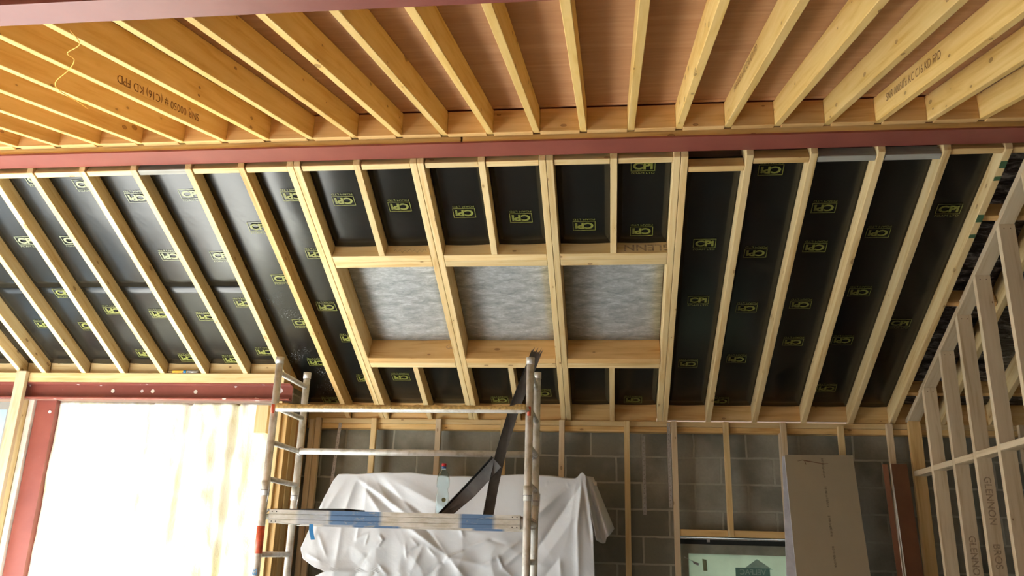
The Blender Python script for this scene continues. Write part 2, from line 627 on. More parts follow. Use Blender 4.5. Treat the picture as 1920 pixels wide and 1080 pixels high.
def tube_bm(bm, pts, r, seg=14, caps=True, mi=0):
    pts = [Vector(p) for p in pts]
    rs = r if isinstance(r, (list, tuple)) else [r] * len(pts)
    rings = []
    prev = None
    for i, p in enumerate(pts):
        d = (pts[min(i + 1, len(pts) - 1)] - pts[max(i - 1, 0)]).normalized()
        if prev is None:
            a = d.orthogonal().normalized()
        else:
            a = (prev - d * prev.dot(d)).normalized()
        prev = a
        b = d.cross(a)
        rings.append([bm.verts.new(p + (a * math.cos(2 * math.pi * k / seg) + b * math.sin(2 * math.pi * k / seg)) * rs[i]) for k in range(seg)])
    for i in range(len(rings) - 1):
        for k in range(seg):
            f = bm.faces.new((rings[i][k], rings[i][(k + 1) % seg], rings[i + 1][(k + 1) % seg], rings[i + 1][k]))
            f.smooth = True
            f.material_index = mi
    if caps:
        bm.faces.new(rings[0][::-1]).material_index = mi
        bm.faces.new(rings[-1]).material_index = mi


def tube(name, pts, r, mat, parent=None, seg=14):
    bm = bmesh.new()
    o = Vector(pts[0])
    tube_bm(bm, [Vector(p) - o for p in pts], r, seg)
    bmesh.ops.recalc_face_normals(bm, faces=bm.faces)
    me = bpy.data.meshes.new(name)
    bm.to_mesh(me)
    bm.free()
    return link(name, me, mat, parent, Matrix.Translation(o))


def text_mesh(s, size, bold=0.0, align='CENTER', shear=0.0):
    cu = bpy.data.curves.new('lettering', 'FONT')
    cu.body = s
    cu.size = size
    cu.offset = bold
    cu.align_x = align
    cu.align_y = 'CENTER'
    cu.shear = shear
    cu.resolution_u = 3
    o = bpy.data.objects.new('lettering', cu)
    C.objects.link(o)
    dg = bpy.context.evaluated_depsgraph_get()
    me = bpy.data.meshes.new_from_object(o.evaluated_get(dg))
    bpy.data.objects.remove(o)
    bpy.data.curves.remove(cu)
    return me


def place_text(name, s, size, origin, ex, ey, mat, parent=None, bold=0.0, label=None, sx=1.0):
    me = text_mesh(s, size, bold)
    ex, ey = Vector(ex).normalized(), Vector(ey).normalized()
    ez = ex.cross(ey)
    mw = Matrix(((ex.x * sx, ey.x, ez.x, origin[0]), (ex.y * sx, ey.y, ez.y, origin[1]), (ex.z * sx, ey.z, ez.z, origin[2]), (0, 0, 0, 1)))
    # bake the frame so that the object itself carries no mirrored scale
    loc = Matrix.Translation(Vector(origin))
    me.transform(loc.inverted() @ mw)
    o = link(name, me, mat, parent, loc)
    if label:
        o['label'] = label
    return o


# ------------------------------------------------------------------ roof geometry
AR = math.radians(24.628)                 # fall of the rafters towards the eaves
DR = Vector((0, math.cos(AR), -math.sin(AR)))
NR = Vector((0, math.sin(AR), math.cos(AR)))


def zr(Y):
    return 2.3817 - (Y - 4.8243) * math.tan(AR)


def RP(x, Y, t=0.0):
    return W(x, Y, zr(Y)) + NR * t


BJ = math.radians(15.43)                  # rise of the joists towards the ridge beam
DJ = Vector((0, math.cos(BJ), math.sin(BJ)))
NJ = Vector((0, -math.sin(BJ), math.cos(BJ)))


def zj(Y):
    return 2.48 + (Y - 4.6314) * math.tan(BJ)


def JP(x, Y, t=0.0):
    return W(x, Y, zj(Y)) + NJ * t


# ------------------------------------------------------------------ setting
tag(wbox('floor', -6.7, 5.1, -1.6, 8.0, -H - 0.15, -H, M['concrete']), kind='structure')


def wall_y(name, rects, y0, y1, mat):
    bm = bmesh.new()
    for (x0, x1, z0, z1) in rects:
        box_bm(bm, x0, x1, y0, y1, z0 + H, z1 + H)
    o = link(name, to_mesh(bm, name), mat)
    return tag(o, kind='structure')


# back wall of concrete blocks, with the hole for the window on the right; the left part stands forward
wall_y('wall_back', [(-2.80, 0.53, -H, 1.06), (0.53, 1.62, -H, -1.0), (0.53, 1.62, 0.185, 1.06), (1.62, 5.0, -H, 1.06)], 7.6, 7.8, M['block'])
bm = bmesh.new()
box_bm(bm, -2.95, -2.80, 7.125, 7.8, 0, H + 1.36)
tag(link('wall_back_left', to_mesh(bm, 'wall_back_left'), M['block']), kind='structure')
bm = bmesh.new()
box_bm(bm, -5.2, -2.96, 7.14, 7.3, 0, H + 1.2)
tag(link('wall_back_outer', to_mesh(bm, 'wall_back_outer'), M['block']), kind='structure')
# left wall: a pier and a strip over the wide opening the daylight comes through
bm = bmesh.new()
box_bm(bm, -6.7, -6.5, -1.5, 0.9, 0, 3.4)
box_bm(bm, -6.7, -6.5, 6.3, 7.3, 0, 5.0)
box_bm(bm, -6.7, -6.5, 0.9, 6.3, 2.35, 5.0)
box_bm(bm, -6.7, -6.5, -1.5, 0.9, 3.4, 5.0)
box_bm(bm, -6.7, -6.5, 0.9, 6.3, 0, 0.08)
tag(link('wall_left', to_mesh(bm, 'wall_left'), M['plaster']), kind='structure')
bm = bmesh.new()
box_bm(bm, 5.0, 5.2, -1.5, 7.8, 0, 5.0)
tag(link('wall_right', to_mesh(bm, 'wall_right'), M['block']), kind='structure')
bm = bmesh.new()
box_bm(bm, -6.7, 5.2, -1.7, -1.5, 0, 5.0)
tag(link('wall_near', to_mesh(bm, 'wall_near'), M['plaster']), kind='structure')

# plywood deck over the joists
bm = bmesh.new()
box_bm(bm, 0, 11.6, -6.6, 0.0, 0, 0.02)
me = to_mesh(bm, 'ceiling')
o = link('ceiling', me, M['ply'], mw=Matrix.Translation(JP(-6.6, 4.60, 0.152)) @ Matrix.Rotation(BJ, 4, 'X'))
tag(o, kind='structure')
# unseen slab over the rafters, added to keep outside light out
bm = bmesh.new()
mwr = frame(RP(-6.6, 4.72, 0.30), Vector((1, 0, 0)), NR)
box_bm(bm, 0, 11.6, -3.55, 0.0, 0, 0.03)
o = link('ceiling_light_block', to_mesh(bm, 'ceiling_light_block'), M['ply'])
o.matrix_world = Matrix(((1, 0, 0, -6.6), (0, -DR.y, NR.y, 0), (0, -DR.z, NR.z, 0), (0, 0, 0, 1)))
o.location = RP(-6.6, 4.72, 0.26)
tag(o, kind='structure')


# unseen boarding added over the ridge to stop the sun leaking in
bm = bmesh.new()
box_bm(bm, -6.7, 5.2, 4.50, 4.95, 2.84 + H, 2.88 + H)
tag(link('ridge_light_block', to_mesh(bm, 'ridge_light_block'), M['ply']), kind='structure')
bm = bmesh.new()
box_bm(bm, -6.7, 5.2, 4.50, 4.53, 2.60 + H, 2.86 + H)
tag(link('light_block_1', to_mesh(bm, 'light_block_1'), M['ply']), kind='structure')  # added upright that blocks stray sun at the ridge

# unseen boards added behind the eaves to stop light leaks, leaving the thin daylight slit over the block wall
bm = bmesh.new()
box_bm(bm, -2.80, 5.2, 7.625, 7.66, 1.20 + H, 1.75 + H)
box_bm(bm, -2.80, 0.40, 7.625, 7.66, 1.06 + H, 1.20 + H)
box_bm(bm, 2.05, 5.2, 7.625, 7.66, 1.06 + H, 1.20 + H)
tag(link('light_block_2', to_mesh(bm, 'light_block_2'), M['header']), kind='structure')
bm = bmesh.new()
box_bm(bm, -6.7, -2.80, 6.99, 7.02, 1.36 + H, 1.80 + H)
box_bm(bm, -2.83, -2.80, 7.02, 7.64, 1.36 + H, 1.80 + H)
tag(link('light_block_3', to_mesh(bm, 'light_block_3'), M['header']), kind='structure')  # unseen boards added to stop leaks behind the left eaves

# ------------------------------------------------------------------ steel beams
def i_profile(w, h, tf=0.012, tw=0.009):
    return [(-w / 2, 0), (w / 2, 0), (w / 2, tf), (tw / 2, tf), (tw / 2, h - tf), (w / 2, h - tf), (w / 2, h),
            (-w / 2, h), (-w / 2, h - tf), (-tw / 2, h - tf), (-tw / 2, tf), (-w / 2, tf)]


def extrude_profile(name, prof, origin, ex, eu, ev, length, mat, parent=None):
    """profile (u,v) swept along ex"""
    bm = bmesh.new()
    a = [bm.verts.new((0, u, v)) for u, v in prof]
    b = [bm.verts.new((length, u, v)) for u, v in prof]
    n = len(prof)
    for i in range(n):
        bm.faces.new((a[i], a[(i + 1) % n], b[(i + 1) % n], b[i]))
    bm.faces.new(a[::-1])
    bm.faces.new(b)
    ex, eu, ev = Vector(ex), Vector(eu), Vector(ev)
    mw = Matrix(((ex.x, eu.x, ev.x, origin[0]), (ex.y, eu.y, ev.y, origin[1]), (ex.z, eu.z, ev.z, origin[2]), (0, 0, 0, 1)))
    return link(name, to_mesh(bm, name), mat, parent, mw)


X1, Y1, Z1 = Vector((1, 0, 0)), Vector((0, 1, 0)), Vector((0, 0, 1))
o = extrude_profile('steel_beam', i_profile(0.186, 0.26), W(-6.45, 4.716, 2.42), X1, Y1, Z1, 11.4, M['steel'])
tag(o, 'red oxide steel ridge beam running the full width between joists and rafters', 'steel beam')
o = extrude_profile('steel_beam', i_profile(0.122, 0.22), W(-6.45, 2.44, 1.858), X1, Y1, Z1, 11.4, M['steel'])
tag(o, 'scratched red steel beam crossing the top left corner under the joists', 'steel beam')
# lintel: channel facing the room, lower left
prof = [(0.0, 0), (0.075, 0), (0.075, 0.142), (0.0, 0.142), (0.0, 0.132), (0.03, 0.132), (0.062, 0.126), (0.062, 0.016), (0.03, 0.010), (0.0, 0.010)]
o = extrude_profile('steel_lintel', prof, W(-6.45, 6.885, 1.208), X1, Y1, Z1, 3.71, M['steel_spat'])
tag(o, 'foam-spattered red steel lintel over the white foam wall on the left', 'steel lintel')
# red steel post at left, web towards the room, flange on the right
prof = [(0.0, 0.0), (0.190, 0.0), (0.190, -0.018), (0.200, -0.018), (0.200, 0.10), (0.0, 0.10)]
o = extrude_profile('steel_post', prof, W(-5.128, 6.985, -H), Z1, X1, Y1, H + 1.205, M['steel'])
tag(o, 'leaning-looking red steel post left of the white foam wall', 'steel post')


def stamp_holes(parent, pts, y, r=0.011):
    for (x, z) in pts:
        tubeo = tube('bolt_hole', [W(x, y + 0.004, z), W(x, y - 0.002, z)], r, M['white_edge'], parent, 16)


# ------------------------------------------------------------------ joists over the near part of the ceiling
SJ, XJ = 0.28714638, -3.88694793
joists = {}
for k, i in enumerate(range(-2, 25)):
    x = XJ + i * SJ
    jit = random.Random(i).uniform(-0.003, 0.003)
    o = timber('joist', JP(x, 2.455, 0), JP(x, 4.632, 0), 0.041, 0.15, NJ, M['joist'], cutA=(0, 1, 0), cutB=(0, 1, 0))
    joists[i] = o
    if i < 0:
        lab = 'pine joist nearest the left wall' if i == -2 else 'pine joist second from the left wall'
    elif i > 21:
        lab = 'pine joist towards the right wall, %s past the last one whose end shows' % ORD[i - 22]
    else:
        extra = {5: ', upside-down stamp', 19: ', SNR stamp on its face',
                 16: ', small stamp'}.get(i, '')
        lab = 'sloping pine joist, %s from the left along the ridge beam%s' % (ORD[i], extra)
    tag(o, lab, 'joist', 'pine joists sloping up to the ridge beam')
for i in range(-2, 24):
    x0, x1 = XJ + i * SJ + 0.0215, XJ + (i + 1) * SJ - 0.0215
    o = wbox('joist_blocking', x0, x1, 4.586, 4.630, 2.468, 2.622, M['header'], bev=0.002)
    if i >= 0:
        l = 'short orange pine blocking piece between the %s and %s joist ends from the left' % (ORD[i], ORD[i + 1]) if i < 21 else 'orange pine blocking piece right of the %s joist end, over the ridge beam' % ORD[i]
    else:
        l = 'orange pine blocking at the ridge beam, %s from the left wall' % ORD[i + 2]
    tag(o, l, 'blocking', 'blocking pieces between the joist ends')
o = wbox('timber_plate', -6.45, -0.917, 4.6345, 4.706, 2.433, 2.4785, M['pine_warm'], bev=0.002)
tag(o, 'tan timber plate lying on the ridge beam, left of the dark gap', 'timber plate', 'plates on the ridge beam')
o = wbox('timber_plate', -0.905, 4.95, 4.6345, 4.706, 2.433, 2.4785, M['pine_warm'], bev=0.002)
tag(o, 'tan timber plate lying on the ridge beam, right of the dark gap', 'timber plate', 'plates on the ridge beam')

# stamps on the joists
j = joists[19]
place_text('stamp', 'SNR 00050 x KC C16 KD FPD', 0.062, JP(XJ + 19 * SJ - 0.0222, 4.02, 0.088), -DJ, NJ, M['ink'], j, label='dark lettering stamped on the joist', sx=1.0)
j = joists[16]
place_text('stamp', 'SNR 00050 x KC C16 KD FPD', 0.05, JP(XJ + 16 * SJ - 0.0222, 3.86, 0.112), -DJ, NJ, M['ink'], j, label='dark lettering stamped on the joist', sx=1.15)
j = joists[5]
place_text('stamp', 'SNR 00050 # (C16) KD FPD', 0.062, JP(XJ + 5 * SJ + 0.0222, 3.84, 0.06), -DJ, -NJ, M['ink'], j, label='upside-down lettering stamped on the joist', sx=1.15)

# thin orange string caught between the left joists
pts = [JP(*p) for p in ((-2.10, 2.62, -0.01), (-2.13, 2.72, -0.03), (-2.24, 2.80, -0.035), (-2.28, 2.90, -0.03), (-2.42, 3.06, -0.02),
                        (-2.60, 3.22, -0.02), (-2.68, 3.36, -0.02), (-2.72, 3.55, -0.02), (-2.78, 3.72, -0.01))]
def smooth(ps, n=8):
    out = []
    for i in range(len(ps) - 1):
        a, b, c, d = ps[max(i - 1, 0)], ps[i], ps[i + 1], ps[min(i + 2, len(ps) - 1)]
        for s in range(n):
            u = s / n
            out.append(0.5 * ((2 * b) + (c - a) * u + (2 * a - 5 * b + 4 * c - d) * u * u + (3 * b - a - 3 * c + d) * u ** 3))
    return out + [ps[-1]]


tag(tube('string', smooth(pts), 0.0022, M['string'], seg=6), 'thin orange string dangling across the joists at top left', 'string')

# ------------------------------------------------------------------ rafters
PL = (0, 1, 0)
rafters = {}
left = [(-6.02, -6.04), (-5.64, -5.66), (-5.256, -5.273), (-4.985, -5.049), (-4.60, -4.667), (-4.225, -4.298), (-3.929, -3.926), (-3.548, -3.540), (-3.178, -3.158), (-2.79, -2.829), (-2.421, -2.396)]


def rafter(xt, xb, yt, yb, label, mat='pine', w=0.044, depth=0.2, group='pine rafters of the far roof slope', cuts=(PL, PL)):
    o = timber('rafter', RP(xt, yt), RP(xb, yb), w, depth, NR, M[mat], cutA=cuts[0], cutB=cuts[1])
    return tag(o, label, 'rafter', group)


n = len(left)
for k, (a, b) in enumerate(left):
    yb = 7.51 if k >= n - 1 else (7.40 if k == n - 2 else 6.935)
    b2 = a + (b - a) * (yb - 4.816) / ((6.89 if k < n - 2 else 7.45) - 4.816)
    rk = n - k
    lab = 'pale pine rafter left of the roof openings, %s one out from the doubled rafters' % ORD[rk - 1]
    if k == n - 1:
        lab = 'orange-edged pine rafter, the single one just left of the leftmost doubled rafters'
    rafters[('L', rk)] = rafter(a, b2, 4.816, yb, lab, 'pine_warm' if k == n - 1 else 'pine')
gaps = [-2.061, -1.234, -0.398, 0.445]
nm = ['leftmost', 'second', 'third', 'rightmost']
for k, g in enumerate(gaps):
    for s, side in ((-1, 'left'), (1, 'right')):
        rafter(g + s * 0.0235, g + s * 0.0235 + 0.002, 4.816, 7.51, 'doubled pine rafter beside the roof openings, %s board of the %s pair' % (side, nm[k]), group='doubled rafters framing the roof openings')
rt = [(0.864, 0.844), (1.248, 1.239), (1.642, 1.652), (2.02, 2.043), (2.368, 2.382), (2.78, 2.79), (3.18, 3.19), (3.58, 3.59), (3.98, 3.99), (4.38, 4.39), (4.78, 4.79)]
for k, (a, b) in enumerate(rt):
    lab = 'pale pine rafter right of the roof openings, %s one out from the doubled rafters' % ORD[k]
    if k == 4:
        lab = 'pine rafter with green paint marks on its underside, just left of the stud partition'
    rafters[('R', k + 1)] = rafter(a, b, 4.816, 7.53, lab)
# green paint marks on the fifth
par = rafters[('R', 5)]
for y, l in ((4.90, 0.05), (5.01, 0.03), (5.30, 0.06), (5.46, 0.03)):
    o = timber('paint_mark', RP(2.369, y, -0.0016), RP(2.372, y + l, -0.0016), 0.038, 0.001, NR, M['green_mark'], bev=0, parent=par)

jack = [-1.634, -0.812, 0.030]
low = [-1.633, -0.825, 0.011]
bay = ['left', 'middle', 'right']
YU0, YU1 = 5.585, 5.695
YL0, YL1 = 6.686, 6.800
for k in range(3):
    x0, x1 = gaps[k] + 0.0485, gaps[k + 1] - 0.0475
    rafter(jack[k], jack[k] - 0.004, 4.816, YU0 - 0.001, 'short pine rafter above the %s roof opening' % bay[k], group='short rafters around the roof openings', cuts=(PL, None))
    rafter(low[k], low[k], YL1 + 0.001, 7.51, 'short pine rafter below the %s roof opening' % bay[k], group='short rafters around the roof openings', cuts=(None, PL))
    for q, (ya, yb, where, pl) in enumerate(((YU0, YU0 + 0.054, 'upper', 'above'), (YU0 + 0.056, YU1, 'lower', 'above'),
                                             (YL0, YL0 + 0.056, 'upper', 'below'), (YL0 + 0.058, YL1, 'lower', 'below'))):
        wdt = (yb - ya) / math.cos(AR)
        ym = (ya + yb) / 2
        o = timber('trimmer', RP(x0, ym, 0.0 if q != 1 else 0.002), RP(x1, ym, 0.0 if q != 1 else 0.002), wdt, 0.2, NR, M['pine' if q != 2 else 'header'])
        tag(o, '%s board of the doubled pine trimmer %s the %s roof opening' % (where, pl, bay[k]), 'trimmer', 'trimmers of the roof openings')
        if q == 0 and k == 2:
            place_text('stamp', 'GLENN', 0.085, RP(0.27, YU0 - 0.0015, 0.055), (-1, 0, 0), -NR, M['ink_grey'], o, 0.001, 'faded GLENN stamp, upside down', 1.25)
        if q == 0 and k == 0:
            tube('pencil_scribble', [RP(-1.56 + 0.011 * s, YU0 - 0.001, 0.05 + 0.014 * math.sin(s * 1.9) + 0.006 * math.sin(s * 0.7)) for s in range(24)], 0.0012, M['ink_grey'], o, 5)
        if q == 2 and k == 0:
            place_text('stamp', 'GL', 0.06, RP(-1.33, YL0 - 0.0015, 0.12), (1, 0, 0), NR, M['ink_grey'], o, 0.0, 'faded letters beside the rafter')

# blocking at the ridge between the rafter heads
xs = []
for (a, b) in left:
    xs.append((a - 0.022, a + 0.022))
for k, g in enumerate(gaps):
    xs.append((g - 0.047, g + 0.047))
    if k < 3:
        xs.append((jack[k] - 0.022, jack[k] + 0.022))
for (a, b) in rt:
    xs.append((a - 0.022, a + 0.022))
spec = {}
N = len(xs)
i0 = n + 7                                    # first bay right of the doubled rafters (index of its left member is i0-1)
cnt = 0
for q in range(N - 1):
    x0, x1 = xs[q][1], xs[q + 1][0]
    ya, t, mat, dep = 4.822, 0.010, 'pine', 0.080
    rel = q - (i0 - 1)
    if rel == 0:
        ya, t, mat = 4.893, 0.004, 'pine_warm'
    elif rel == 1:
        ya, t, mat = 4.842, 0.004, 'pine_warm'
    elif rel in (2, 3):
        ya, t, mat = 4.842, 0.006, 'grey_wood'
    elif rel >= 4:
        ya, t, mat = 4.815, 0.010, 'pine_warm'
    if q == n - 3:
        mat = 'grey_wood'
    ym = ya + 0.020
    o = timber('rafter_blocking', RP(x0 + 0.003, ym, t), RP(x1 - 0.003, ym, t), 0.044, dep, NR, M[mat])
    tag(o, '%s blocking under the ridge beam, in the %s rafter bay from the left' % ('weathered grey' if mat == 'grey_wood' else 'pale pine' if mat == 'pine' else 'warm pine', ORD[q]) if q < len(ORD) else 'warm pine blocking in the last rafter bay by the right wall', 'blocking', 'blocking pieces under the ridge beam')

# ------------------------------------------------------------------ black sheets in the bays
lm = text_mesh('CPi', 0.105, 0.0045)
lt = text_mesh('FOAM LTD', 0.026, 0.0)


def logo_mesh():
    bm = bmesh.new()
    w, h, t = 0.157, 0.088, 0.0045
    o = [(-w / 2, -h / 2), (w / 2, -h / 2), (w / 2, h / 2), (-w / 2, h / 2)]
    i = [(-w / 2 + t, -h / 2 + t), (w / 2 - t, -h / 2 + t), (w / 2 - t, h / 2 - t), (-w / 2 + t, h / 2 - t)]
    vo = [bm.verts.new((x, y, 0)) for x, y in o]
    vi = [bm.verts.new((x, y, 0)) for x, y in i]
    for k in range(4):
        bm.faces.new((vo[k], vo[(k + 1) % 4], vi[(k + 1) % 4], vi[k]))
    a = lm.copy()
    xsx = [v.co.x for v in a.vertices]
    ysy = [v.co.y for v in a.vertices]
    cx, cy = (max(xsx) + min(xsx)) / 2, (max(ysy) + min(ysy)) / 2
    sx, sy = 0.128 / (max(xsx) - min(xsx)), 0.060 / (max(ysy) - min(ysy))
    a.transform(Matrix.Diagonal((sx, sy, 1, 1)) @ Matrix.Translation((-cx, -cy, 0)))
    bm.from_mesh(a)
    b = lt.copy()
    xsx = [v.co.x for v in b.vertices]
    s = 0.150 / (max(xsx) - min(xsx))
    b.transform(Matrix.Translation((0.0, -0.060, 0)) @ Matrix.Diagonal((s, 0.85, 1, 1)))
    bm.from_mesh(b)
    me = bpy.data.meshes.new('printed_logo')
    bm.to_mesh(me)
    bm.free()
    return me


LOGO = logo_mesh()
LOGO.materials.append(M['logo'])
LOGO_SHEEN = LOGO.copy()
LOGO_SHEEN.materials.clear()
LOGO_SHEEN.materials.append(M['logo_sheen'])

LOGOS = [(-3.327, 5.108, 1), (-2.921, 5.086, 0), (-3.321, 5.646, 1), (-2.918, 5.647, 0), (-4.000, 4.939, 0), (-3.660, 4.987, 0), (-4.404, 5.478, 0), (-4.033, 5.480, 0), (-4.407, 6.012, 0), (-4.787, 6.387, 1), (-4.079, 6.222, 1), (-4.394, 6.395, 0), (-3.696, 6.267, 1), (-3.299, 6.300, 1), (-2.921, 6.147, 1), (-2.526, 5.897, 0), (-4.049, 6.751, 1), (-3.680, 6.805, 1), (-3.282, 6.825, 1), (-2.946, 6.723, 1), (-2.187, 5.127, 1), (-1.834, 5.171, 1), (-2.178, 5.659, 1), (-2.533, 5.391, 0), (-2.260, 6.211, 1), (-2.519, 6.390, 0), (-2.542, 6.891, 1), (-2.166, 6.585, 1), (-2.159, 7.107, 1), (-1.827, 7.062, 1), (-2.569, 7.429, 1), (-1.448, 5.229, 1), (-1.003, 5.293, 1), (-0.611, 5.343, 1), (-0.176, 5.420, 1), (0.220, 5.475, 1), (-0.602, 7.287, 1), (-0.992, 7.395, 1), (0.193, 7.373, 1), (0.217, 4.945, 0), (0.661, 5.600, 0), (1.022, 5.696, 1), (1.419, 5.651, 1), (0.661, 6.154, 0), (1.028, 6.245, 1), (1.419, 6.209, 1), (0.637, 6.891, 1), (1.020, 6.831, 1), (1.434, 6.624, 1), (1.413, 5.309, 1), (1.811, 5.529, 1), (2.210, 5.336, 0), (1.815, 6.084, 1), (1.806, 6.606, 1), (2.186, 6.409, 0), (1.026, 5.000, 1), (0.940, 7.386, 1), (1.804, 7.200, 1)]

TB = 0.105                                    # how far the black sheets lie above the rafter undersides


def sheet(name, x0, x1, ya, yb, label, group, mat='membrane', tb=TB, cat='insulation sheet', dusty=0.0, tl=0.0, seed=0):
    """thin board between two rafters, gently bowed; local x runs down the slope, local y across"""
    L = (yb - ya) / math.cos(AR)
    nx, ny = max(2, int(L / 0.08)), 8
    bm = bmesh.new()
    (x0, x0b), (x1, x1b) = [(q if isinstance(q, tuple) else (q, q)) for q in (x0, x1)]
    w = x1 - x0
    o = RP(x0, ya, tb)
    # local axes: x = DR, y = -X ... keep right handed with z = NR
    grid = []
    for i in range(nx + 1):
        row = []
        for j_ in range(ny + 1):
            u = L * i / nx
            s_ = i / nx
            v = (x0b - x0) * s_ + (w + ((x1b - x1) - (x0b - x0)) * s_) * j_ / ny
            b = -0.006 * math.sin(math.pi * j_ / ny) + 0.004 * noise.noise(Vector((u * 2.3 + seed * 7, v * 4, seed)))
            b += tl * (i / nx)
            row.append((u, -v, b))
        grid.append(row)
    lo = [[bm.verts.new(p) for p in r] for r in grid]
    hi = [[bm.verts.new((p[0], p[1], p[2] + 0.02)) for p in r] for r in grid]
    for i in range(nx):
        for j_ in range(ny):
            f = bm.faces.new((lo[i][j_], lo[i + 1][j_], lo[i + 1][j_ + 1], lo[i][j_ + 1]))
            f.smooth = True
            bm.faces.new((hi[i][j_], hi[i][j_ + 1], hi[i + 1][j_ + 1], hi[i + 1][j_]))
    for i in range(nx):
        bm.faces.new((lo[i][0], hi[i][0], hi[i + 1][0], lo[i + 1][0]))
        bm.faces.new((lo[i][ny], lo[i + 1][ny], hi[i + 1][ny], hi[i][ny]))
    for j_ in range(ny):
        bm.faces.new((lo[0][j_], lo[0][j_ + 1], hi[0][j_ + 1], hi[0][j_]))
        bm.faces.new((lo[nx][j_], hi[nx][j_], hi[nx][j_ + 1], lo[nx][j_ + 1]))
    bmesh.ops.recalc_face_normals(bm, faces=bm.faces)
    me = bpy.data.meshes.new(name)
    bm.to_mesh(me)
    bm.free()
    mw = Matrix(((DR.x, -1, NR.x, o.x), (DR.y, 0, NR.y, o.y), (DR.z, 0, NR.z, o.z), (0, 0, 0, 1)))
    ob = link(name, me, M[mat], None, mw)
    ob['dusty'] = float(dusty)
    tag(ob, label, cat, group)
    if mat == 'membrane':
        for (lx, ly, fl) in LOGOS:
            if x0 - 0.03 < lx < x1 + 0.03 and ya < ly < yb + 0.1:
                # keep the print on the sheet: shift hidden ones only along the slope
                u = (ly - ya) / math.cos(AR)
                b = tl * min(1, max(0, u / L)) + (-0.006 if 0.2 < (lx - x0) / w < 0.8 else -0.004)
                c = RP(lx, ly, tb - 0.0045 + b)
                ex = Vector((1, 0, 0)) if fl == 0 else Vector((-1, 0, 0))
                ey = -DR if fl == 0 else DR
                ez = ex.cross(ey)
                m4 = Matrix(((ex.x, ey.x, ez.x, c.x), (ex.y, ey.y, ez.y, c.y), (ex.z, ey.z, ez.z, c.z), (0, 0, 0, 1)))
                lo_ = link('printed_logo', LOGO_SHEEN if (lx < -2.75 and ly < 5.8) else LOGO, [], ob, m4)
    return ob


GB = 'black printed sheets between the rafters'
for k in range(len(left)):
    def edge(kk, s):
        if kk == len(left):
            return lambda y: gaps[0] - 0.053
        a, b = left[kk]
        return lambda y: a + (b - a) * (y - 4.816) / ((6.89 if kk < n - 2 else 7.45) - 4.816) + s * 0.0235
    ea, eb = edge(k, 1), edge(k + 1, -1)
    yb = 7.455 if k >= n - 2 else 6.885
    rk = len(left) - k
    if yb < 7:
        # two lengths that overlap near mid slope
        sheet('insulation_sheet', (ea(4.84), ea(5.96)), (eb(4.84), eb(5.96)), 4.84, 5.96, 'upper black foam sheet in the %s bay left of the doubled rafters' % ORD[rk - 1], GB, seed=k, tb=TB - 0.0015)
        sheet('insulation_sheet', (ea(5.965), ea(yb)), (eb(5.965), eb(yb)), 5.965, yb, 'lower black foam sheet in the %s bay left of the doubled rafters' % ORD[rk - 1], GB, dusty=1.0 if rk <= 7 else 0, seed=k + 20, tb=TB + 0.0015)
    else:
        sheet('insulation_sheet', (ea(4.84), ea(yb)), (eb(4.84), eb(yb)), 4.84, yb, 'long black foam sheet in the %s bay left of the doubled rafters' % ORD[rk - 1], GB, dusty=1.0 if rk == 2 else 0, seed=k, tl=0.035)
for k in range(3):
    for (xa, xb, side) in ((gaps[k] + 0.050, jack[k] - 0.026, 'left'), (jack[k] + 0.0235, gaps[k + 1] - 0.049, 'right')):
        sheet('insulation_sheet', xa, xb, 4.84, YU0 - 0.002, 'short black foam sheet above the %s roof opening, %s of its short rafter' % (bay[k], side), GB, seed=k * 3)
    for (xa, xb, side) in ((gaps[k] + 0.051, low[k] - 0.0235, 'left'), (low[k] + 0.0235, gaps[k + 1] - 0.049, 'right')):
        sheet('insulation_sheet', xa, xb, YL1 + 0.002, 7.455, 'short black foam sheet below the %s roof opening, %s of its short rafter' % (bay[k], side), GB, seed=k * 3 + 1, tl=0.035)
    # silver quilt seen through the opening
    sheet('quilt_panel', gaps[k] + 0.050, gaps[k + 1] - 0.050, YU1 + 0.004, YL0 - 0.004, 'silver grey quilted membrane filling the %s roof opening' % bay[k], 'silver membrane panels', 'silver', 0.195, 'roof membrane', seed=k)
for k in range(len(rt)):
    xa = (gaps[3] + 0.053, gaps[3] + 0.055) if k == 0 else (rt[k - 1][0] + 0.0235, rt[k - 1][1] + 0.0235)
    xb = (rt[k][0] - 0.0235, rt[k][1] - 0.0235)
    if k < 5:
        sheet('insulation_sheet', xa, xb, 4.84 if k else 4.91, 7.455, 'long black foam sheet in the %s bay right of the doubled rafters' % ORD[k], GB, seed=k + 40, tl=0.035)
    else:
        sheet('plastic_sheet', xa, xb, 4.84, 7.44, 'crinkled dark plastic sheet in the %s bay right of the doubled rafters' % ORD[k], 'dark plastic sheets beyond the partition', 'plastic_dark', 0.16, 'plastic sheet', seed=k)

# noggings between the rafters beyond the partition
for k in range(5, len(rt)):
    for q, y in enumerate((5.358, 6.128, 7.145)):
        xa, xb = rt[k - 1][0] + 0.023, rt[k][0] - 0.023
        o = timber('rafter_nogging', RP(xa + 0.012, y, 0.03), RP(xb, y, 0.03), 0.044, 0.12, NR, M['header'])
        tag(o, '%s pine nogging down the slope in the %s bay right of the doubled rafters' % (('upper', 'middle', 'lower')[q], ORD[k]), 'nogging', 'noggings beyond the partition')

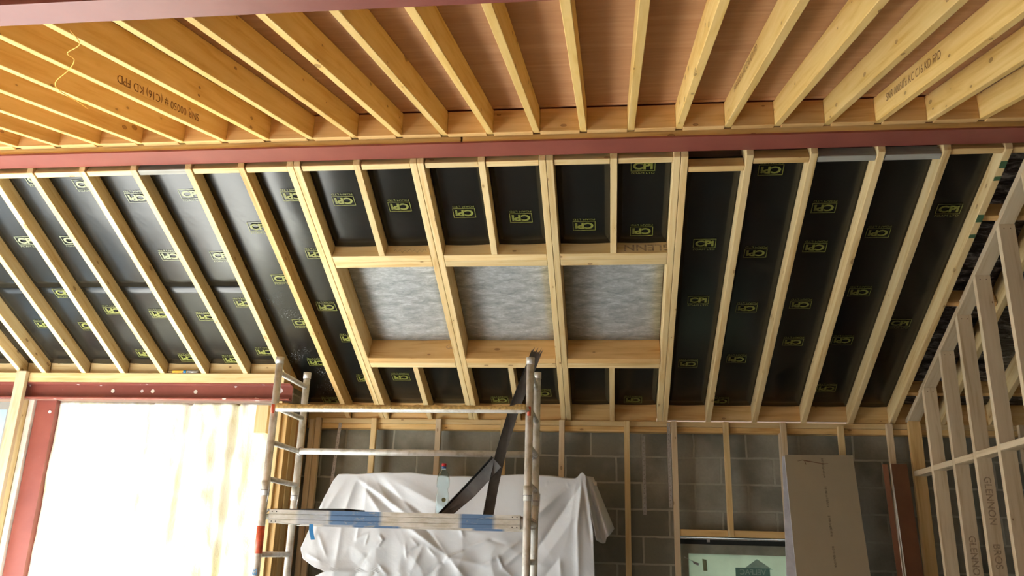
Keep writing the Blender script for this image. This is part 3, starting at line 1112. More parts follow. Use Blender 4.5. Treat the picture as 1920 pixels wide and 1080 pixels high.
# ------------------------------------------------------------------ eaves
for nm_, za, zb, ya, mt, lab in (('wall_plate', 1.108, 1.152, 7.50, 'pine', 'upper timber wall plate along the top of the block wall'),
                                 ('wall_plate', 1.060, 1.106, 7.505, 'pine_warm', 'lower timber wall plate resting on the block wall')):
    o = wbox(nm_, -2.78, 4.95, ya, 7.62, za, zb, M[mt], bev=0.002)
    tag(o, lab, 'wall plate')
mem = [(-2.421 + 0.025, 0)] + []
allx = [(-2.829 + 0.022, -2.829 + 0.022)]
ex_ = [(-2.396 - 0.022, -2.396 + 0.022)]
for k, g in enumerate(gaps):
    ex_.append((g - 0.045, g + 0.047))
    if k < 3:
        ex_.append((low[k] - 0.022, low[k] + 0.022))
for (a, b) in rt:
    ex_.append((b - 0.022, b + 0.022))
ex_ = [(-2.80, -2.79)] + ex_
rnd = random.Random(4)
for q in range(len(ex_) - 1):
    x0, x1 = ex_[q][1] + 0.002, ex_[q + 1][0] - 0.002
    # upright board with a clipped or gently scooped top edge
    bm = bmesh.new()
    top = 1.335 + rnd.uniform(-0.008, 0.008) if q > 1 else 1.31
    c = rnd.choice([0.0, 0.0, 0.03])
    arch = q in (2, 4, 8)
    zb_ = 1.170 if -0.4 + 0.85 < x0 < 1.7 else 1.155
    pr = [(x0, zb_), (x1, zb_), (x1, top - c)]
    m_ = 8
    for s in range(m_ + 1):
        u = 1 - s / m_
        zz = top + (0.012 * math.sin(math.pi * u) - 0.008 if arch else 0)
        pr.append((x0 + 0.03 * (c > 0) + (x1 - x0 - 0.06 * (c > 0)) * u, zz))
    pr.append((x0, top - c))
    org = W(x0, 7.525, 1.155)
    a = [bm.verts.new((x - x0, 0, z - 1.155)) for x, z in pr]
    b = [bm.verts.new((x - x0, 0.04, z - 1.155)) for x, z in pr]
    bm.faces.new(a)
    bm.faces.new(b[::-1])
    for s in range(len(pr)):
        bm.faces.new((a[s], b[s], b[(s + 1) % len(pr)], a[(s + 1) % len(pr)]))
    bmesh.ops.remove_doubles(bm, verts=bm.verts, dist=1e-5)
    o = link('eaves_board', to_mesh(bm, 'eaves_board'), M['header' if q % 3 else 'pine_warm'], None, Matrix.Translation(org))
    tag(o, 'upright pine eaves board closing the %s rafter bay counted from the wall return' % ORD[q], 'eaves board', 'eaves boards over the block wall')
# left eaves: plate on the lintel and boards
o = wbox('lintel_plate', -6.45, -2.80, 6.885, 6.985, 1.352, 1.436, M['pine'], bev=0.002)
tag(o, 'bright pine plate lying on the red lintel at left', 'timber plate')
lx = [(-6.45, -6.43)] + [(b - 0.022, b + 0.022) for a, b in left[:-2]] + [(-2.855, -2.83)]
for q in range(len(lx) - 1):
    o = wbox('eaves_board', lx[q][1] + 0.002, lx[q + 1][0] - 0.002, 6.94, 6.98, 1.438, 1.548 + 0.006 * (q % 2), M['pine'], bev=0.002)
    tag(o, 'pine eaves board over the red lintel, in its %s bay from the right' % ORD[len(lx) - 2 - q], 'eaves board', 'eaves boards over the red lintel')
o = empty('sealant_tube', W(-3.835, 6.905, 1.449))
tag(o, 'yellow sealant tube lying on the pine plate over the red lintel', 'sealant tube')
yy = 6.905
tube('tube_body', [W(-3.835, yy, 1.452), W(-3.70, yy, 1.452)], 0.0155, M['yellow'], o)
tube('label_band', [W(-3.735, yy, 1.452), W(-3.705, yy, 1.452)], 0.0160, M['blue'], o)
tube('tube_end', [W(-3.70, yy, 1.452), W(-3.60, yy, 1.452)], 0.0155, M['galv'], o)
tube('nozzle', [W(-3.835, yy, 1.452), W(-3.845, yy, 1.452), W(-3.85, yy, 1.452), W(-3.885, yy, 1.452)], [0.012, 0.009, 0.006, 0.003], M['pine_warm'], o, 10)

# ------------------------------------------------------------------ left wall build-up: studs, post, foam
o = wbox('wall_stud', -5.270, -5.175, 6.83, 6.875, -H, 1.44, M['stud'], bev=0.002, axis='z')
tag(o, 'bright pine stud in front of the red lintel at far left', 'stud')
o = wbox('wall_stud', -5.33, -5.20, 6.965, 7.05, -H, 1.205, M['pine'], bev=0.002, axis='z')
tag(o, 'brown-sided stud behind the bright stud at far left', 'stud')
o = wbox('wall_stud', -5.185, -5.135, 6.955, 7.05, -H, 1.205, M['white_edge'], bev=0.002, axis='z')  # pale material paints in the strong light on this face
tag(o, 'white-lit narrow stud touching the red steel post', 'stud')


def foam_panel():
    x0, x1, z0, z1 = -4.926, -2.815, -H, 1.20
    nx, nz = 120, 120
    bm = bmesh.new()
    rows = []
    for i in range(nx + 1):
        col = []
        for k in range(nz + 1):
            x = x0 + (x1 - x0) * i / nx
            z = z0 + (z1 - z0) * k / nz
            p = Vector((x * 1.6, z * 0.7, 3.1))
            d = 0.030 * noise.noise(p) + 0.018 * noise.noise(Vector((x * 6, z * 2.5, 1))) + 0.008 * noise.noise(Vector((x * 18, z * 9, 5)))
            # upright creases where the foam shrank back beside the studs
            for xc, wd_, am in ((-4.05, 0.018, 0.02), (-3.70, 0.022, 0.05), (-3.26, 0.026, 0.055)):
                xw = xc + 0.012 * noise.noise(Vector((z * 3, xc, 0)))
                d += -am * math.exp(-((x - xw) / wd_) ** 2)
            if x > -3.6:
                d += 0.03 * noise.noise(Vector((x * 9, z * 5, 9)))
            xe = x
            if i == nx:
                xe = x + 0.012 * noise.noise(Vector((0, z * 6, 2))) - (0.02 if z > 0.9 else 0)
            col.append(bm.verts.new((xe - x0, -d, z - z0)))
        rows.append(col)
    for i in range(nx):
        for k in range(nz):
            f = bm.faces.new((rows[i][k], rows[i + 1][k], rows[i + 1][k + 1], rows[i][k + 1]))
            f.smooth = True
    r = bmesh.ops.extrude_face_region(bm, geom=bm.faces[:])
    for v in [g for g in r['geom'] if isinstance(g, bmesh.types.BMVert)]:
        v.co.y = 0.085
    bmesh.ops.recalc_face_normals(bm, faces=bm.faces)
    me = bpy.data.meshes.new('foam_panel')
    bm.to_mesh(me)
    bm.free()
    o = link('foam_panel', me, M['foam'], None, Matrix.Translation(W(x0, 7.03, z0)))
    tag(o, 'glaring white sprayed foam wall under the red lintel', 'foam wall')


foam_panel()
o = wbox('wood_block', -3.04, -2.93, 6.93, 6.975, 0.93, 1.17, M['pine'], bev=0.002, axis='z')
tag(o, 'short pine block under the right end of the red lintel', 'wood block')
for q, (xa, xb, ya, yb, mt, lab) in enumerate(((-2.865, -2.80, 6.90, 6.965, 'pine', 'pale upright stud at the right edge of the foam wall'),
                                    (-2.798, -2.752, 6.93, 7.04, 'pine_warm', 'upright stud on the wall return, next to the pale one'),
                                    (-2.798, -2.752, 7.06, 7.16, 'pine', 'middle upright stud on the wall return'),
                                    (-2.798, -2.745, 7.20, 7.38, 'header', 'broad brown stud on the wall return behind the tower pole'),
                                    (-2.74, -2.69, 7.44, 7.499, 'stud', 'stud in the inner corner of the block wall'))):
    o = wbox('wall_stud', xa, xb, ya, yb, -H, 1.13 if q else 1.20, M[mt], bev=0.002, axis='z')
    tag(o, lab, 'stud', 'studs at the wall return')

# window at far left with a hazy plastic pane
wf = empty('window_1', W(-5.93, 7.06, -H))
tag(wf, kind='structure')
bm = bmesh.new()
for (a, b, c, d) in ((-6.49, -6.42, -H, 1.2), (-5.46, -5.38, -H, 1.2), (-6.42, -5.46, 1.13, 1.2), (-6.42, -5.46, -H, -H + 0.08), (-6.42, -5.46, 0.30, 0.34)):
    box_bm(bm, a, b, 7.06, 7.12, c + H, d + H)
link('window_frame', to_mesh(bm, 'window_frame'), M['plaster'], wf)
bm = bmesh.new()
box_bm(bm, -6.42, -5.46, 7.085, 7.09, 0.08, H + 1.13)
link('pane', to_mesh(bm, 'pane'), M['film_blue'], wf)

# ------------------------------------------------------------------ studs, straps and noggings on the block wall
sx_ = [(-2.663, 'behind the left end of the dust sheet'), (-2.141, 'second'), (-1.545, 'third'), (-0.955, 'fourth'), (-0.433, 'fifth'), (0.137, 'sixth'), (0.545, 'seventh'),
       (0.988, 'eighth'), (1.471, 'ninth'), (1.945, 'tenth'), (2.345, 'eleventh'), (2.88, 'twelfth'), (3.4, 'thirteenth')]
for q, (x, wn) in enumerate(sx_):
    zb = 0.19 if q == 7 else -H
    o = wbox('wall_stud', x - 0.024, x + 0.024, 7.455, 7.499, zb, 1.150 - (0.0 if q != 9 else 0.03), M['pine' if q % 2 else 'stud'], bev=0.002, axis='z')
    extra = {0: ', by the wall return', 5: ', right of the dust sheet', 6: ', at the left side of the window', 7: ', standing over the window head',
             8: ', beside the leaning plasterboard', 9: ', mostly behind the plasterboard', 10: ', behind the red-brown boards'}.get(q, '')
    tag(o, 'pine stud on block wall, %s from left%s' % (ORD[q], extra), 'stud', 'studs on the block wall')
o = wbox('wall_stud', 1.436, 1.444, 7.462, 7.54, 0.19, 1.06, M['stud'], bev=0.0005, axis='z')
tag(o, 'thin pale packing strip against the stud beside the plasterboard', 'packing strip')
for q, (xa, xb) in enumerate(((0.571, 0.962), (1.014, 1.445))):
    o = wbox('window_nogging', xa, xb, 7.47, 7.515, 0.19, 0.245, M['pine_warm'], bev=0.002)
    tag(o, '%s pine nogging over the window head' % ('left', 'right')[q], 'nogging')


def strap(x, y, z0, z1, lab, skew=0.0):
    bm = bmesh.new()
    Lz = z1 - z0
    hw, hr = 0.014, 0.004
    st = 0.04
    k = int(Lz / st)
    # strip built from cells, each with a punched square hole
    for i in range(k):
        a, b = i * st, (i + 1) * st
        c = (a + b) / 2
        for (xa, xb, za, zb) in ((-hw, -hr, a, b), (hr, hw, a, b), (-hr, hr, a, c - hr), (-hr, hr, c + hr, b)):
            box_bm(bm, xa + skew * a, xb + skew * a, 0, 0.0015, za, zb)
    o = link('perforated_strap', to_mesh(bm, 'perforated_strap'), M['galv'], None, Matrix.Translation(W(x, y, z0)))
    tag(o, lab, 'metal strap', 'perforated metal straps on the block wall')


strap(-2.50, 7.4975, 0.55, 1.12, 'perforated metal strap running down behind the dust sheet', 0.06)
strap(0.285, 7.598, 0.36, 1.05, 'short perforated metal strap on bare blocks, between two studs')
strap(0.500, 7.4975, 0.42, 1.16, 'grey perforated strap touching the stud at the window side')

# ------------------------------------------------------------------ window with green sticker
wf = empty('window_2', W(1.05, 7.56, -1.0))
tag(wf, kind='structure')
bm = bmesh.new()
for (a, b, c, d) in ((0.575, 0.64, -1.0, 0.128), (1.50, 1.60, -1.0, 0.128), (0.64, 1.50, 0.052, 0.128), (0.64, 1.50, -1.0, -0.93)):
    box_bm(bm, a, b, 7.56, 7.62, c + H, d + H)
link('window_frame', to_mesh(bm, 'window_frame'), M['frame_grey'], wf)
bm = bmesh.new()
box_bm(bm, 0.575, 1.60, 7.575, 7.62, 0.128 + H, 0.168 + H)
link('gap_shade', to_mesh(bm, 'gap_shade'), M['dark_gap'], wf)  # dark strip added for the shaded gap above the frame
bm = bmesh.new()
box_bm(bm, 0.57, 1.50, 7.50, 7.60, 0.168 + H, 0.178 + H)
link('head_trim', to_mesh(bm, 'head_trim'), M['galv'], wf)
bm = bmesh.new()
box_bm(bm, 0.64, 1.50, 7.585, 7.59, -0.93 + H, 0.052 + H)
link('pane', to_mesh(bm, 'pane'), M['film'], wf)
ys = 7.5835


def flat_poly(name, pts, y, mat, parent, th=0.001):
    bm = bmesh.new()
    a = [bm.verts.new((x, y, z + H)) for x, z in pts]
    b = [bm.verts.new((x, y - th, z + H)) for x, z in pts]
    bm.faces.new(a)
    bm.faces.new(b[::-1])
    for i in range(len(pts)):
        bm.faces.new((a[i], b[i], b[(i + 1) % len(pts)], a[(i + 1) % len(pts)]))
    return link(name, to_mesh(bm, name), mat, parent)


flat_poly('sticker_triangle', [(1.09, -0.06), (1.33, -0.06), (1.205, 0.022)], ys, M['teal_pale'], wf)
flat_poly('sticker', [(1.025, -0.050), (1.305, -0.050), (1.305, -0.30), (1.025, -0.30)], ys - 0.0012, M['teal'], wf)
place_text('sticker_lettering', 'VELFAC', 0.062, W(1.165, ys - 0.003, -0.085), (-1, 0, 0), (0, 0, 1), M['teal_pale'], wf, 0.001, 'mirrored pale lettering on the sticker')
flat_poly('tape', [(0.755, 0.012), (0.79, 0.005), (0.795, -0.085), (0.762, -0.085)], ys, M['olive'], wf)
flat_poly('bracket', [(0.60, 0.03), (0.605, 0.018), (0.725, -0.025), (0.72, -0.045), (0.68, -0.030), (0.67, -0.010)], 7.555, M['galv'], wf, 0.002)
flat_poly('clip', [(0.79, 0.178), (0.815, 0.178), (0.815, 0.145), (0.79, 0.145)], 7.50, M['galv'], wf, 0.003)


# ------------------------------------------------------------------ leaning boards
def leaning(name, tl, tr, drop, run, skew, th, mats, lab, cat, zf=-H):
    """board with its top edge from tl to tr, leaning back against the wall; bottom comes run towards the room"""
    tl, tr = Vector(tl), Vector(tr)
    down = Vector((skew, -run, -drop)).normalized()
    Ld = (tl.z - (zf + H)) / -down.z
    ex = (tr - tl)
    wdt = ex.length
    ex.normalize()
    nrm = ex.cross(down).normalized()
    if nrm.y < 0:
        nrm = -nrm
    bm = bmesh.new()
    v = []
    for d in (0, th):
        for (a, b) in ((0, 0), (wdt, 0), (wdt, Ld), (0, Ld)):
            v.append(bm.verts.new(ex * a + down * b + nrm * d))
    fs = [((0, 1, 2, 3), 0), ((4, 5, 6, 7), 0), ((0, 1, 5, 4), 1), ((1, 2, 6, 5), 1), ((2, 3, 7, 6), 1), ((3, 0, 4, 7), 1)]
    for f, mi in fs:
        bm.faces.new([v[i] for i in f]).material_index = mi
    o = link(name, to_mesh(bm, name), list(mats), None, Matrix.Translation(tl))
    tag(o, lab, cat)
    return o, ex, down, nrm


pb, ex, dn, nr = leaning('plasterboard', W(1.445, 7.36, 0.862), W(1.995, 7.36, 0.868), 1.0, 0.30, -0.03, 0.0125, (M['board'], M['board_edge']), 'buff plasterboard sheet leaning against the block wall beside the window', 'plasterboard')
o0 = W(1.445, 7.36, 0.862)
for q in range(4):
    # a block of worn, unreadable print
    rn = random.Random(q)
    bm = bmesh.new()
    s0, cc = 0.03 + 0.245 * q, 0
    while cc < 22:
        ln = rn.uniform(0.002, 0.006)
        wdp = rn.uniform(0.010, 0.020)
        a0 = 0.300 + rn.uniform(-0.002, 0.002)
        c0 = o0 + ex * a0 + dn * (s0 + cc * 0.0078) - nr * 0.0008
        vs_ = [bm.verts.new(c0 + ex * p + dn * r) for p, r in ((-wdp / 2, 0), (wdp / 2, 0), (wdp / 2, ln), (-wdp / 2, ln))]
        bm.faces.new(vs_)
        cc += 1
    link('board_print', to_mesh(bm, 'board_print'), M['print'], pb)['label'] = 'block of worn print on the board'
bm = bmesh.new()
pts = [o0 + ex * a + dn * b - nr * 0.001 for a, b in ((0.10, 0.055), (0.14, 0.045), (0.18, 0.055), (0.25, 0.068), (0.31, 0.078), (0.345, 0.075))]
tube('pencil_mark', pts, [0.0015, 0.003, 0.005, 0.003, 0.003, 0.0015], M['rust'], pb, 6)
tube('pencil_mark', [o0 + ex * 0.155 + dn * 0.045 - nr * 0.001, o0 + ex * 0.165 + dn * 0.085 - nr * 0.001], 0.0025, M['rust'], pb, 6)

leaning('plasterboard', W(1.432, 7.395, 0.855), W(1.90, 7.395, 0.858), 1.0, 0.25, -0.078, 0.0125, (M['board_edge'], M['board_edge']), 'pale-edged plasterboard sheet leaning behind the buff one', 'plasterboard')
rb, ex, dn, nr = leaning('red_board', W(2.285, 7.34, 0.800), W(2.432, 7.40, 0.806), 1.0, 0.20, -0.03, 0.012, (M['red_board'], M['white_edge']), 'wide red-brown board leaning at the foot of the partition', 'board')
rb2, ex, dn, nr = leaning('red_board', W(2.236, 7.405, 0.803), W(2.276, 7.395, 0.803), 1.0, 0.20, -0.03, 0.012, (M['red_board'], M['white_edge']), 'narrow red-brown board leaning behind the wide one, its pale edge showing', 'board')
tag(tube('cord', [W(2.279, 7.325, 0.80), W(2.25, 7.22, 0.30), W(2.222, 7.12, -0.2), W(2.19, 6.82, -H + 0.002)], 0.004, M['white_edge'], seg=6), 'thin pale cord hanging between the red-brown boards', 'cord')

# ------------------------------------------------------------------ stud partition on the right
XP0, XP1 = 2.50, 2.60
o = timber('partition_plate', RP(2.55, 4.83, 0.002), RP(2.55, 7.47, 0.002), 0.1, 0.044, NR, M['stud'], cutA=PL, cutB=(0, 0, 1))
tag(o, 'raking pale pine head plate of the stud partition at right', 'head plate')
ty = [7.46, 7.02, 6.586, 6.20, 5.818, 5.378, 4.96, 4.5]
pn = ['farthest and darkest', 'second farthest', 'third farthest', 'fourth farthest', 'fifth farthest', 'sixth farthest', 'seventh farthest', 'nearest']
for q, y in enumerate(ty):
    zt = zr(y) if y > 4.9 else 2.2
    # wide face looks to the room, head cut to the rake
    bm = bmesh.new()
    dz = 0.044 * math.tan(AR) * 0.98
    vs = []
    mw = frame(W(XP0, y, -H), Z1, Vector((0, -1, 0)))
    inv = mw.inverted()
    P = [(XP0, y, -H), (XP1, y, -H), (XP1, y + 0.044, -H), (XP0, y + 0.044, -H), (XP0, y, zt), (XP1, y, zt), (XP1, y + 0.044, zt - dz), (XP0, y + 0.044, zt - dz)]
    for p in P:
        vs.append(bm.verts.new(inv @ W(*p)))
    for f in ((0, 1, 2, 3), (4, 5, 6, 7), (0, 1, 5, 4), (1, 2, 6, 5), (2, 3, 7, 6), (3, 0, 4, 7)):
        bm.faces.new([vs[i] for i in f])
    bmesh.ops.bevel(bm, geom=bm.edges[:], offset=0.002, segments=1, affect='EDGES')
    o = link('partition_stud', to_mesh(bm, 'partition_stud'), M['stud' if q else 'pine_warm'], None, mw)
    lab = '%s stud of the partition at right' % pn[q]
    if q == 2:
        lab += ', GLENNON stamped low down'
    if q == 3:
        lab += ', GLENNON stamped below the nogging'
    tag(o, lab, 'stud', 'studs of the partition')
    if q == 3:
        place_text('stamp', 'GLENNON', 0.066, W(2.55, y - 0.0015, 0.44), (0, 0, -1), (1, 0, 0), M['ink_grey'], o, 0.0008, 'grey stamp reading downwards')
    if q == 3:
        place_text('stamp', 'BROS', 0.066, W(2.55, y - 0.0015, 0.08), (0, 0, -1), (1, 0, 0), M['ink_grey'], o, 0.0008, 'grey stamp reading downwards')
    if q == 2:
        place_text('stamp', 'GLENNON', 0.066, W(2.55, y - 0.0015, 0.06), (0, 0, -1), (1, 0, 0), M['ink_grey'], o, 0.0008, 'grey stamp reading downwards')
    if 0 < q < 7:
        for dx in (-0.02, 0.02):
            tube('screw_head', [W(2.55 + dx, y + 0.001, zt - 0.03), W(2.55 + dx, y - 0.001, zt - 0.03)], 0.0035, M['rust'], o, 8)
for q in range(len(ty) - 1):
    ya, yb = ty[q + 1] + 0.045, ty[q] - 0.001
    o = wbox('partition_nogging', XP0, XP1, ya, yb, 0.715 + 0.004 * q, 0.757 + 0.004 * q, M['stud'], bev=0.002, axis='y')
    tag(o, 'pale pine nogging in the partition, %s from the far end' % ORD[q], 'nogging', 'noggings of the partition')

# ------------------------------------------------------------------ dust sheet
o = wbox('shelf_batten', -2.20, -0.12, 7.10, 7.145, 0.560, 0.590, M['white_edge'], bev=0.002)
tag(o, 'pale batten end poking out of the dust sheet at its top right', 'batten')


# creases of the sheet: from (x, z) to (x, z), height, half width
FOLDS = [(-2.109, 0.579, -1.882, 0.295, 0.022, 0.035), (-2.109, 0.579, -1.680, 0.300, 0.026, 0.030), (-2.118, 0.570, -2.198, 0.296, 0.018, 0.035), (-1.906, 0.613, -1.613, 0.301, 0.024, 0.040), (-1.906, 0.613, -1.327, 0.337, 0.020, 0.050), (-2.201, 0.577, -2.357, 0.293, 0.016, 0.030), (-2.116, 0.557, -1.793, 0.314, -0.024, 0.026), (-1.970, 0.560, -1.547, 0.303, -0.020, 0.030), (-2.211, 0.190, -2.228, -0.205, 0.014, 0.030), (-2.067, 0.193, -2.076, 0.088, 0.010, 0.014), (-2.076, 0.088, -1.981, 0.132, 0.008, 0.010), (-1.979, 0.112, -1.996, 0.049, 0.010, 0.008), (-1.882, 0.122, -1.852, 0.086, 0.012, 0.008), (-1.852, 0.086, -1.884, 0.035, 0.012, 0.008), (-1.967, -0.034, -2.064, -0.200, -0.016, 0.022), (-1.863, -0.113, -1.787, -0.192, 0.016, 0.016), (-1.863, -0.113, -1.910, -0.196, -0.014, 0.014), (-1.663, 0.049, -1.648, -0.041, 0.010, 0.010), (-1.643, 0.004, -1.562, 0.052, 0.014, 0.008), (-1.562, 0.052, -1.614, 0.100, 0.008, 0.010), (-1.464, 0.022, -1.417, -0.026, 0.010, 0.008), (-1.303, -0.031, -1.721, 0.244, 0.024, 0.030), (-1.303, -0.031, -1.541, 0.206, -0.022, 0.024), (-1.303, -0.031, -1.197, 0.013, 0.018, 0.009), (-1.303, -0.031, -1.341, -0.069, 0.018, 0.009), (-1.303, -0.031, -1.473, -0.182, -0.020, 0.030), (-1.303, -0.031, -1.171, -0.173, 0.022, 0.030), (-1.303, -0.031, -1.024, -0.088, 0.016, 0.030), (-1.303, -0.031, -1.425, 0.113, 0.018, 0.020), (-1.024, -0.088, -0.898, -0.024, 0.014, 0.014), (-0.898, -0.024, -0.866, -0.091, 0.014, 0.012), (-0.865, -0.099, -0.728, 0.009, 0.016, 0.016), (-0.865, -0.099, -0.787, -0.161, 0.010, 0.016), (-1.138, 0.051, -0.976, 0.109, 0.012, 0.018), (-0.976, 0.109, -0.858, 0.079, -0.012, 0.016), (-0.856, 0.018, -0.743, 0.103, 0.012, 0.020), (-1.220, 0.214, -1.194, 0.136, 0.014, 0.012), (-0.238, 0.605, -0.271, 0.233, 0.030, 0.022), (-0.271, 0.233, -0.261, -0.145, 0.022, 0.030), (-0.251, 0.550, -0.605, 0.033, -0.026, 0.028), (-0.307, 0.570, -0.690, 0.227, 0.024, 0.034), (-0.286, 0.591, -0.459, 0.567, 0.008, 0.020), (-0.234, 0.592, -0.174, 0.179, -0.020, 0.014), (-0.165, 0.572, -0.148, 0.179, 0.014, 0.012), (-0.272, 0.340, -0.535, -0.034, 0.016, 0.040), (-0.409, -0.022, -0.533, -0.153, -0.016, 0.024), (-0.409, -0.022, -0.399, -0.149, 0.016, 0.020), (-2.370, 0.421, -2.427, 0.079, 0.012, 0.030), (-2.384, 0.101, -2.315, -0.043, 0.010, 0.014), (-2.459, -0.047, -2.365, -0.086, 0.008, 0.012), (-0.633, 0.585, -0.619, 0.534, 0.010, 0.008), (-0.515, 0.578, -0.528, 0.544, 0.010, 0.008), (-0.364, 0.581, -0.346, 0.539, 0.012, 0.008), (-1.529, 0.020, -1.605, -0.166, 0.016, 0.026), (-1.348, -0.098, -1.408, -0.180, 0.014, 0.018), (-1.056, 0.156, -1.276, 0.192, 0.012, 0.030)]


def dust_sheet():
    nx, nz, nt_ = 280, 220, 10
    bm = bmesh.new()

    def lerp(tab, z):
        for (z0, v0), (z1, v1) in zip(tab, tab[1:]):
            if z >= z1:
                return v0 + (v1 - v0) * (z0 - z) / (z0 - z1)
        return tab[-1][1]
    LT = [(0.62, -2.27), (0.55, -2.32), (0.25, -2.44), (0.0, -2.53), (-0.08, -2.50), (-0.14, -2.40), (-0.17, -2.30), (-0.23, -2.42), (-0.32, -2.48), (-1.5, -2.5)]
    RT = [(0.62, -0.205), (0.55, -0.20), (0.2, -0.15), (-0.1, -0.135), (-1.5, -0.13)]

    def top(x):
        base = 0.60 + 0.028 * math.exp(-((x + 1.75) / 0.35) ** 2) + 0.030 * math.exp(-((x + 0.70) / 0.3) ** 2) + 0.05 * math.exp(-((x + 0.235) / 0.035) ** 2)
        return base + 0.006 * noise.noise(Vector((x * 7, 0, 0)))

    def fan(x, z, ax, az, freq, ph, amp, reach):
        dx, dz = x - ax, az - z
        r = math.hypot(dx, dz) + 1e-4
        th = math.atan2(dx, dz + 0.02)
        w = math.sin(th * freq + ph + 0.5 * noise.noise(Vector((x * 2, z * 2, ph))))
        w = 0.6 * w + 0.4 * ((1 - abs(w)) ** 1.3 * 2 - 0.8)
        return amp * w * min(1, r / 0.12) * math.exp(-(r / reach) ** 2)

    def depth(x, z):
        d = 0.012 * noise.noise(Vector((x * 2.2, z * 1.6, 3))) + 0.005 * noise.noise(Vector((x * 6, z * 5, 8)))
        d += 0.5 * fan(x, z, -2.02, 0.63, 4.6, 0.4, 0.03, 0.7) + 0.5 * fan(x, z, -0.26, 0.66, 5.2, 1.0, 0.034, 0.8)
        for (xa, za, xb, zb, am, wd_) in FOLDS:
            dx, dz = xb - xa, zb - za
            L2 = dx * dx + dz * dz
            s = ((x - xa) * dx + (z - za) * dz) / L2
            if s < -0.35 or s > 1.35:
                continue
            e = abs((x - xa) * dz - (z - za) * dx) / math.sqrt(L2)
            if e > wd_ * 4:
                continue
            o_ = max(0.0, -s, s - 1.0) / 0.35
            tp = (1 - o_) ** 2 * (0.65 + 0.35 * math.sin(math.pi * min(1, max(0, s))))
            d += am * tp * math.exp(-(e / wd_) ** 1.25)
        # faceted crumples low down
        k = min(1, max(0, (0.3 - z) / 0.5))
        a = noise.noise(Vector((x * 4.2 + z * 1.5, z * 3.4, 13)))
        d += k * 0.016 * (1 - abs(a) * 2.5)
        return d
    rows = []
    for k in range(-nt_, nz + 1):
        row = []
        for i in range(nx + 1):
            u = i / nx
            if k < 0:
                s = -k / nt_
                x = -2.27 + (2.27 - 0.205) * u
                zt = top(x)
                y = 7.02 - 0.02 + 0.34 * s
                z = zt + 0.02 * math.sin(s * math.pi) * (0.5 + noise.noise(Vector((x * 3, s, 0)))) - 0.004 * s
                row.append(bm.verts.new((x, y, z + H)))
                continue
            v = k / nz
            xt = -2.27 + (2.27 - 0.205) * u
            zt = top(xt)
            z = zt + (-1.45 - zt) * v
            xl, xr = lerp(LT, z), lerp(RT, z)
            x = xl + (xr - xl) * u
            e = min(1, v * 10)
            y = 7.0 - depth(x, z) * e - 0.05 * v
            # left selvedge swings forward a little
            y -= 0.05 * max(0, 1 - u * 6) * v * 2
            row.append(bm.verts.new((x, y, z + H)))
        rows.append(row)
    for a, b in zip(rows, rows[1:]):
        for i in range(nx):
            f = bm.faces.new((a[i], b[i], b[i + 1], a[i + 1]))
            f.smooth = True
    bmesh.ops.recalc_face_normals(bm, faces=bm.faces)
    me = bpy.data.meshes.new('dust_sheet')
    bm.to_mesh(me)
    bm.free()
    o = link('dust_sheet', me, M['sheet'])
    so = o.modifiers.new('thickness', 'SOLIDIFY')
    so.thickness = 0.002
    tag(o, 'crumpled white dust sheet hanging in front of the block wall behind the tower', 'dust sheet')
    # folded corner hanging at the right
    bm = bmesh.new()
    P = []
    n_ = 14
    for k in range(n_ + 1):
        v = k / n_
        row = []
        for i in range(13):
            u = i / 12
            xa = -0.225 + (0.10 + 0.0 * v) * v
            xb = -0.150 + 0.17 * v
            x = xa + (xb - xa) * u
            z = 0.63 - 0.44 * v - 0.05 * math.sin(u * math.pi) * v + 0.06 * (1 - u) * v * -1 + 0.035 * v * (u > 0.5)
            y = 7.03 + 0.10 * u - 0.045 * math.cos(u * math.pi * 3.0) * min(1, v * 2)
            row.append(bm.verts.new((x, y, z + H)))
        P.append(row)
    for a, b in zip(P, P[1:]):
        for i in range(12):
            f = bm.faces.new((a[i], b[i], b[i + 1], a[i + 1]))
            f.smooth = True
    c = link('folded_corner', to_mesh(bm, 'folded_corner', True), M['sheet'], o)
    so = c.modifiers.new('thickness', 'SOLIDIFY')
    so.thickness = 0.002


dust_sheet()

# ------------------------------------------------------------------ access tower
YF, YB = 5.60, 6.16
XL, XR = -2.324, -0.543
tw = empty('scaffold_tower', W((XL + XR) / 2, (YF + YB) / 2, -H))
tag(tw, 'aluminium scaffold tower with a deck, standing in front of the dust sheet', 'scaffold tower')
PR = 0.0255
for (x, y, tp) in ((XL, YF, 1.285), (XL, YB, 1.292), (XR, YF, 1.285), (XR, YB, 1.30)):
    p = tube('pole', [W(x, y, -H), W(x, y, tp)], PR, M['alu'], tw, 20)
    tube('end_cap', [W(x, y, tp - 0.045), W(x, y, tp + 0.002)], 0.029, M['alu'], p, 20)
    # spigot joint
    tube('spigot_collar', [W(x, y, 0.335), W(x, y, 0.43)], 0.0295, M['alu'], p, 20)
    tube('spigot_collar', [W(x, y, 0.365), W(x, y, 0.372)], 0.0315, M['galv'], p, 20)
    tube('interlock_clip', [W(x + 0.03, y - 0.02, 0.29), W(x + 0.036, y - 0.02, 0.42)], 0.003, M['galv'], p, 6)
    if x == XL and y == YF:
        tube('colour_band', [W(x, y, -0.04), W(x, y, 0.135)], 0.0262, M['orange_sleeve'], p, 20).__setitem__('label', 'orange-red band')
        place_text('pole_lettering', 'ES', 0.042, W(x + 0.004, y - 0.0268, -0.155), (0, 0, 1), (-1, 0, 0), M['blue'], p, 0.0006, 'worn blue lettering on the pole')
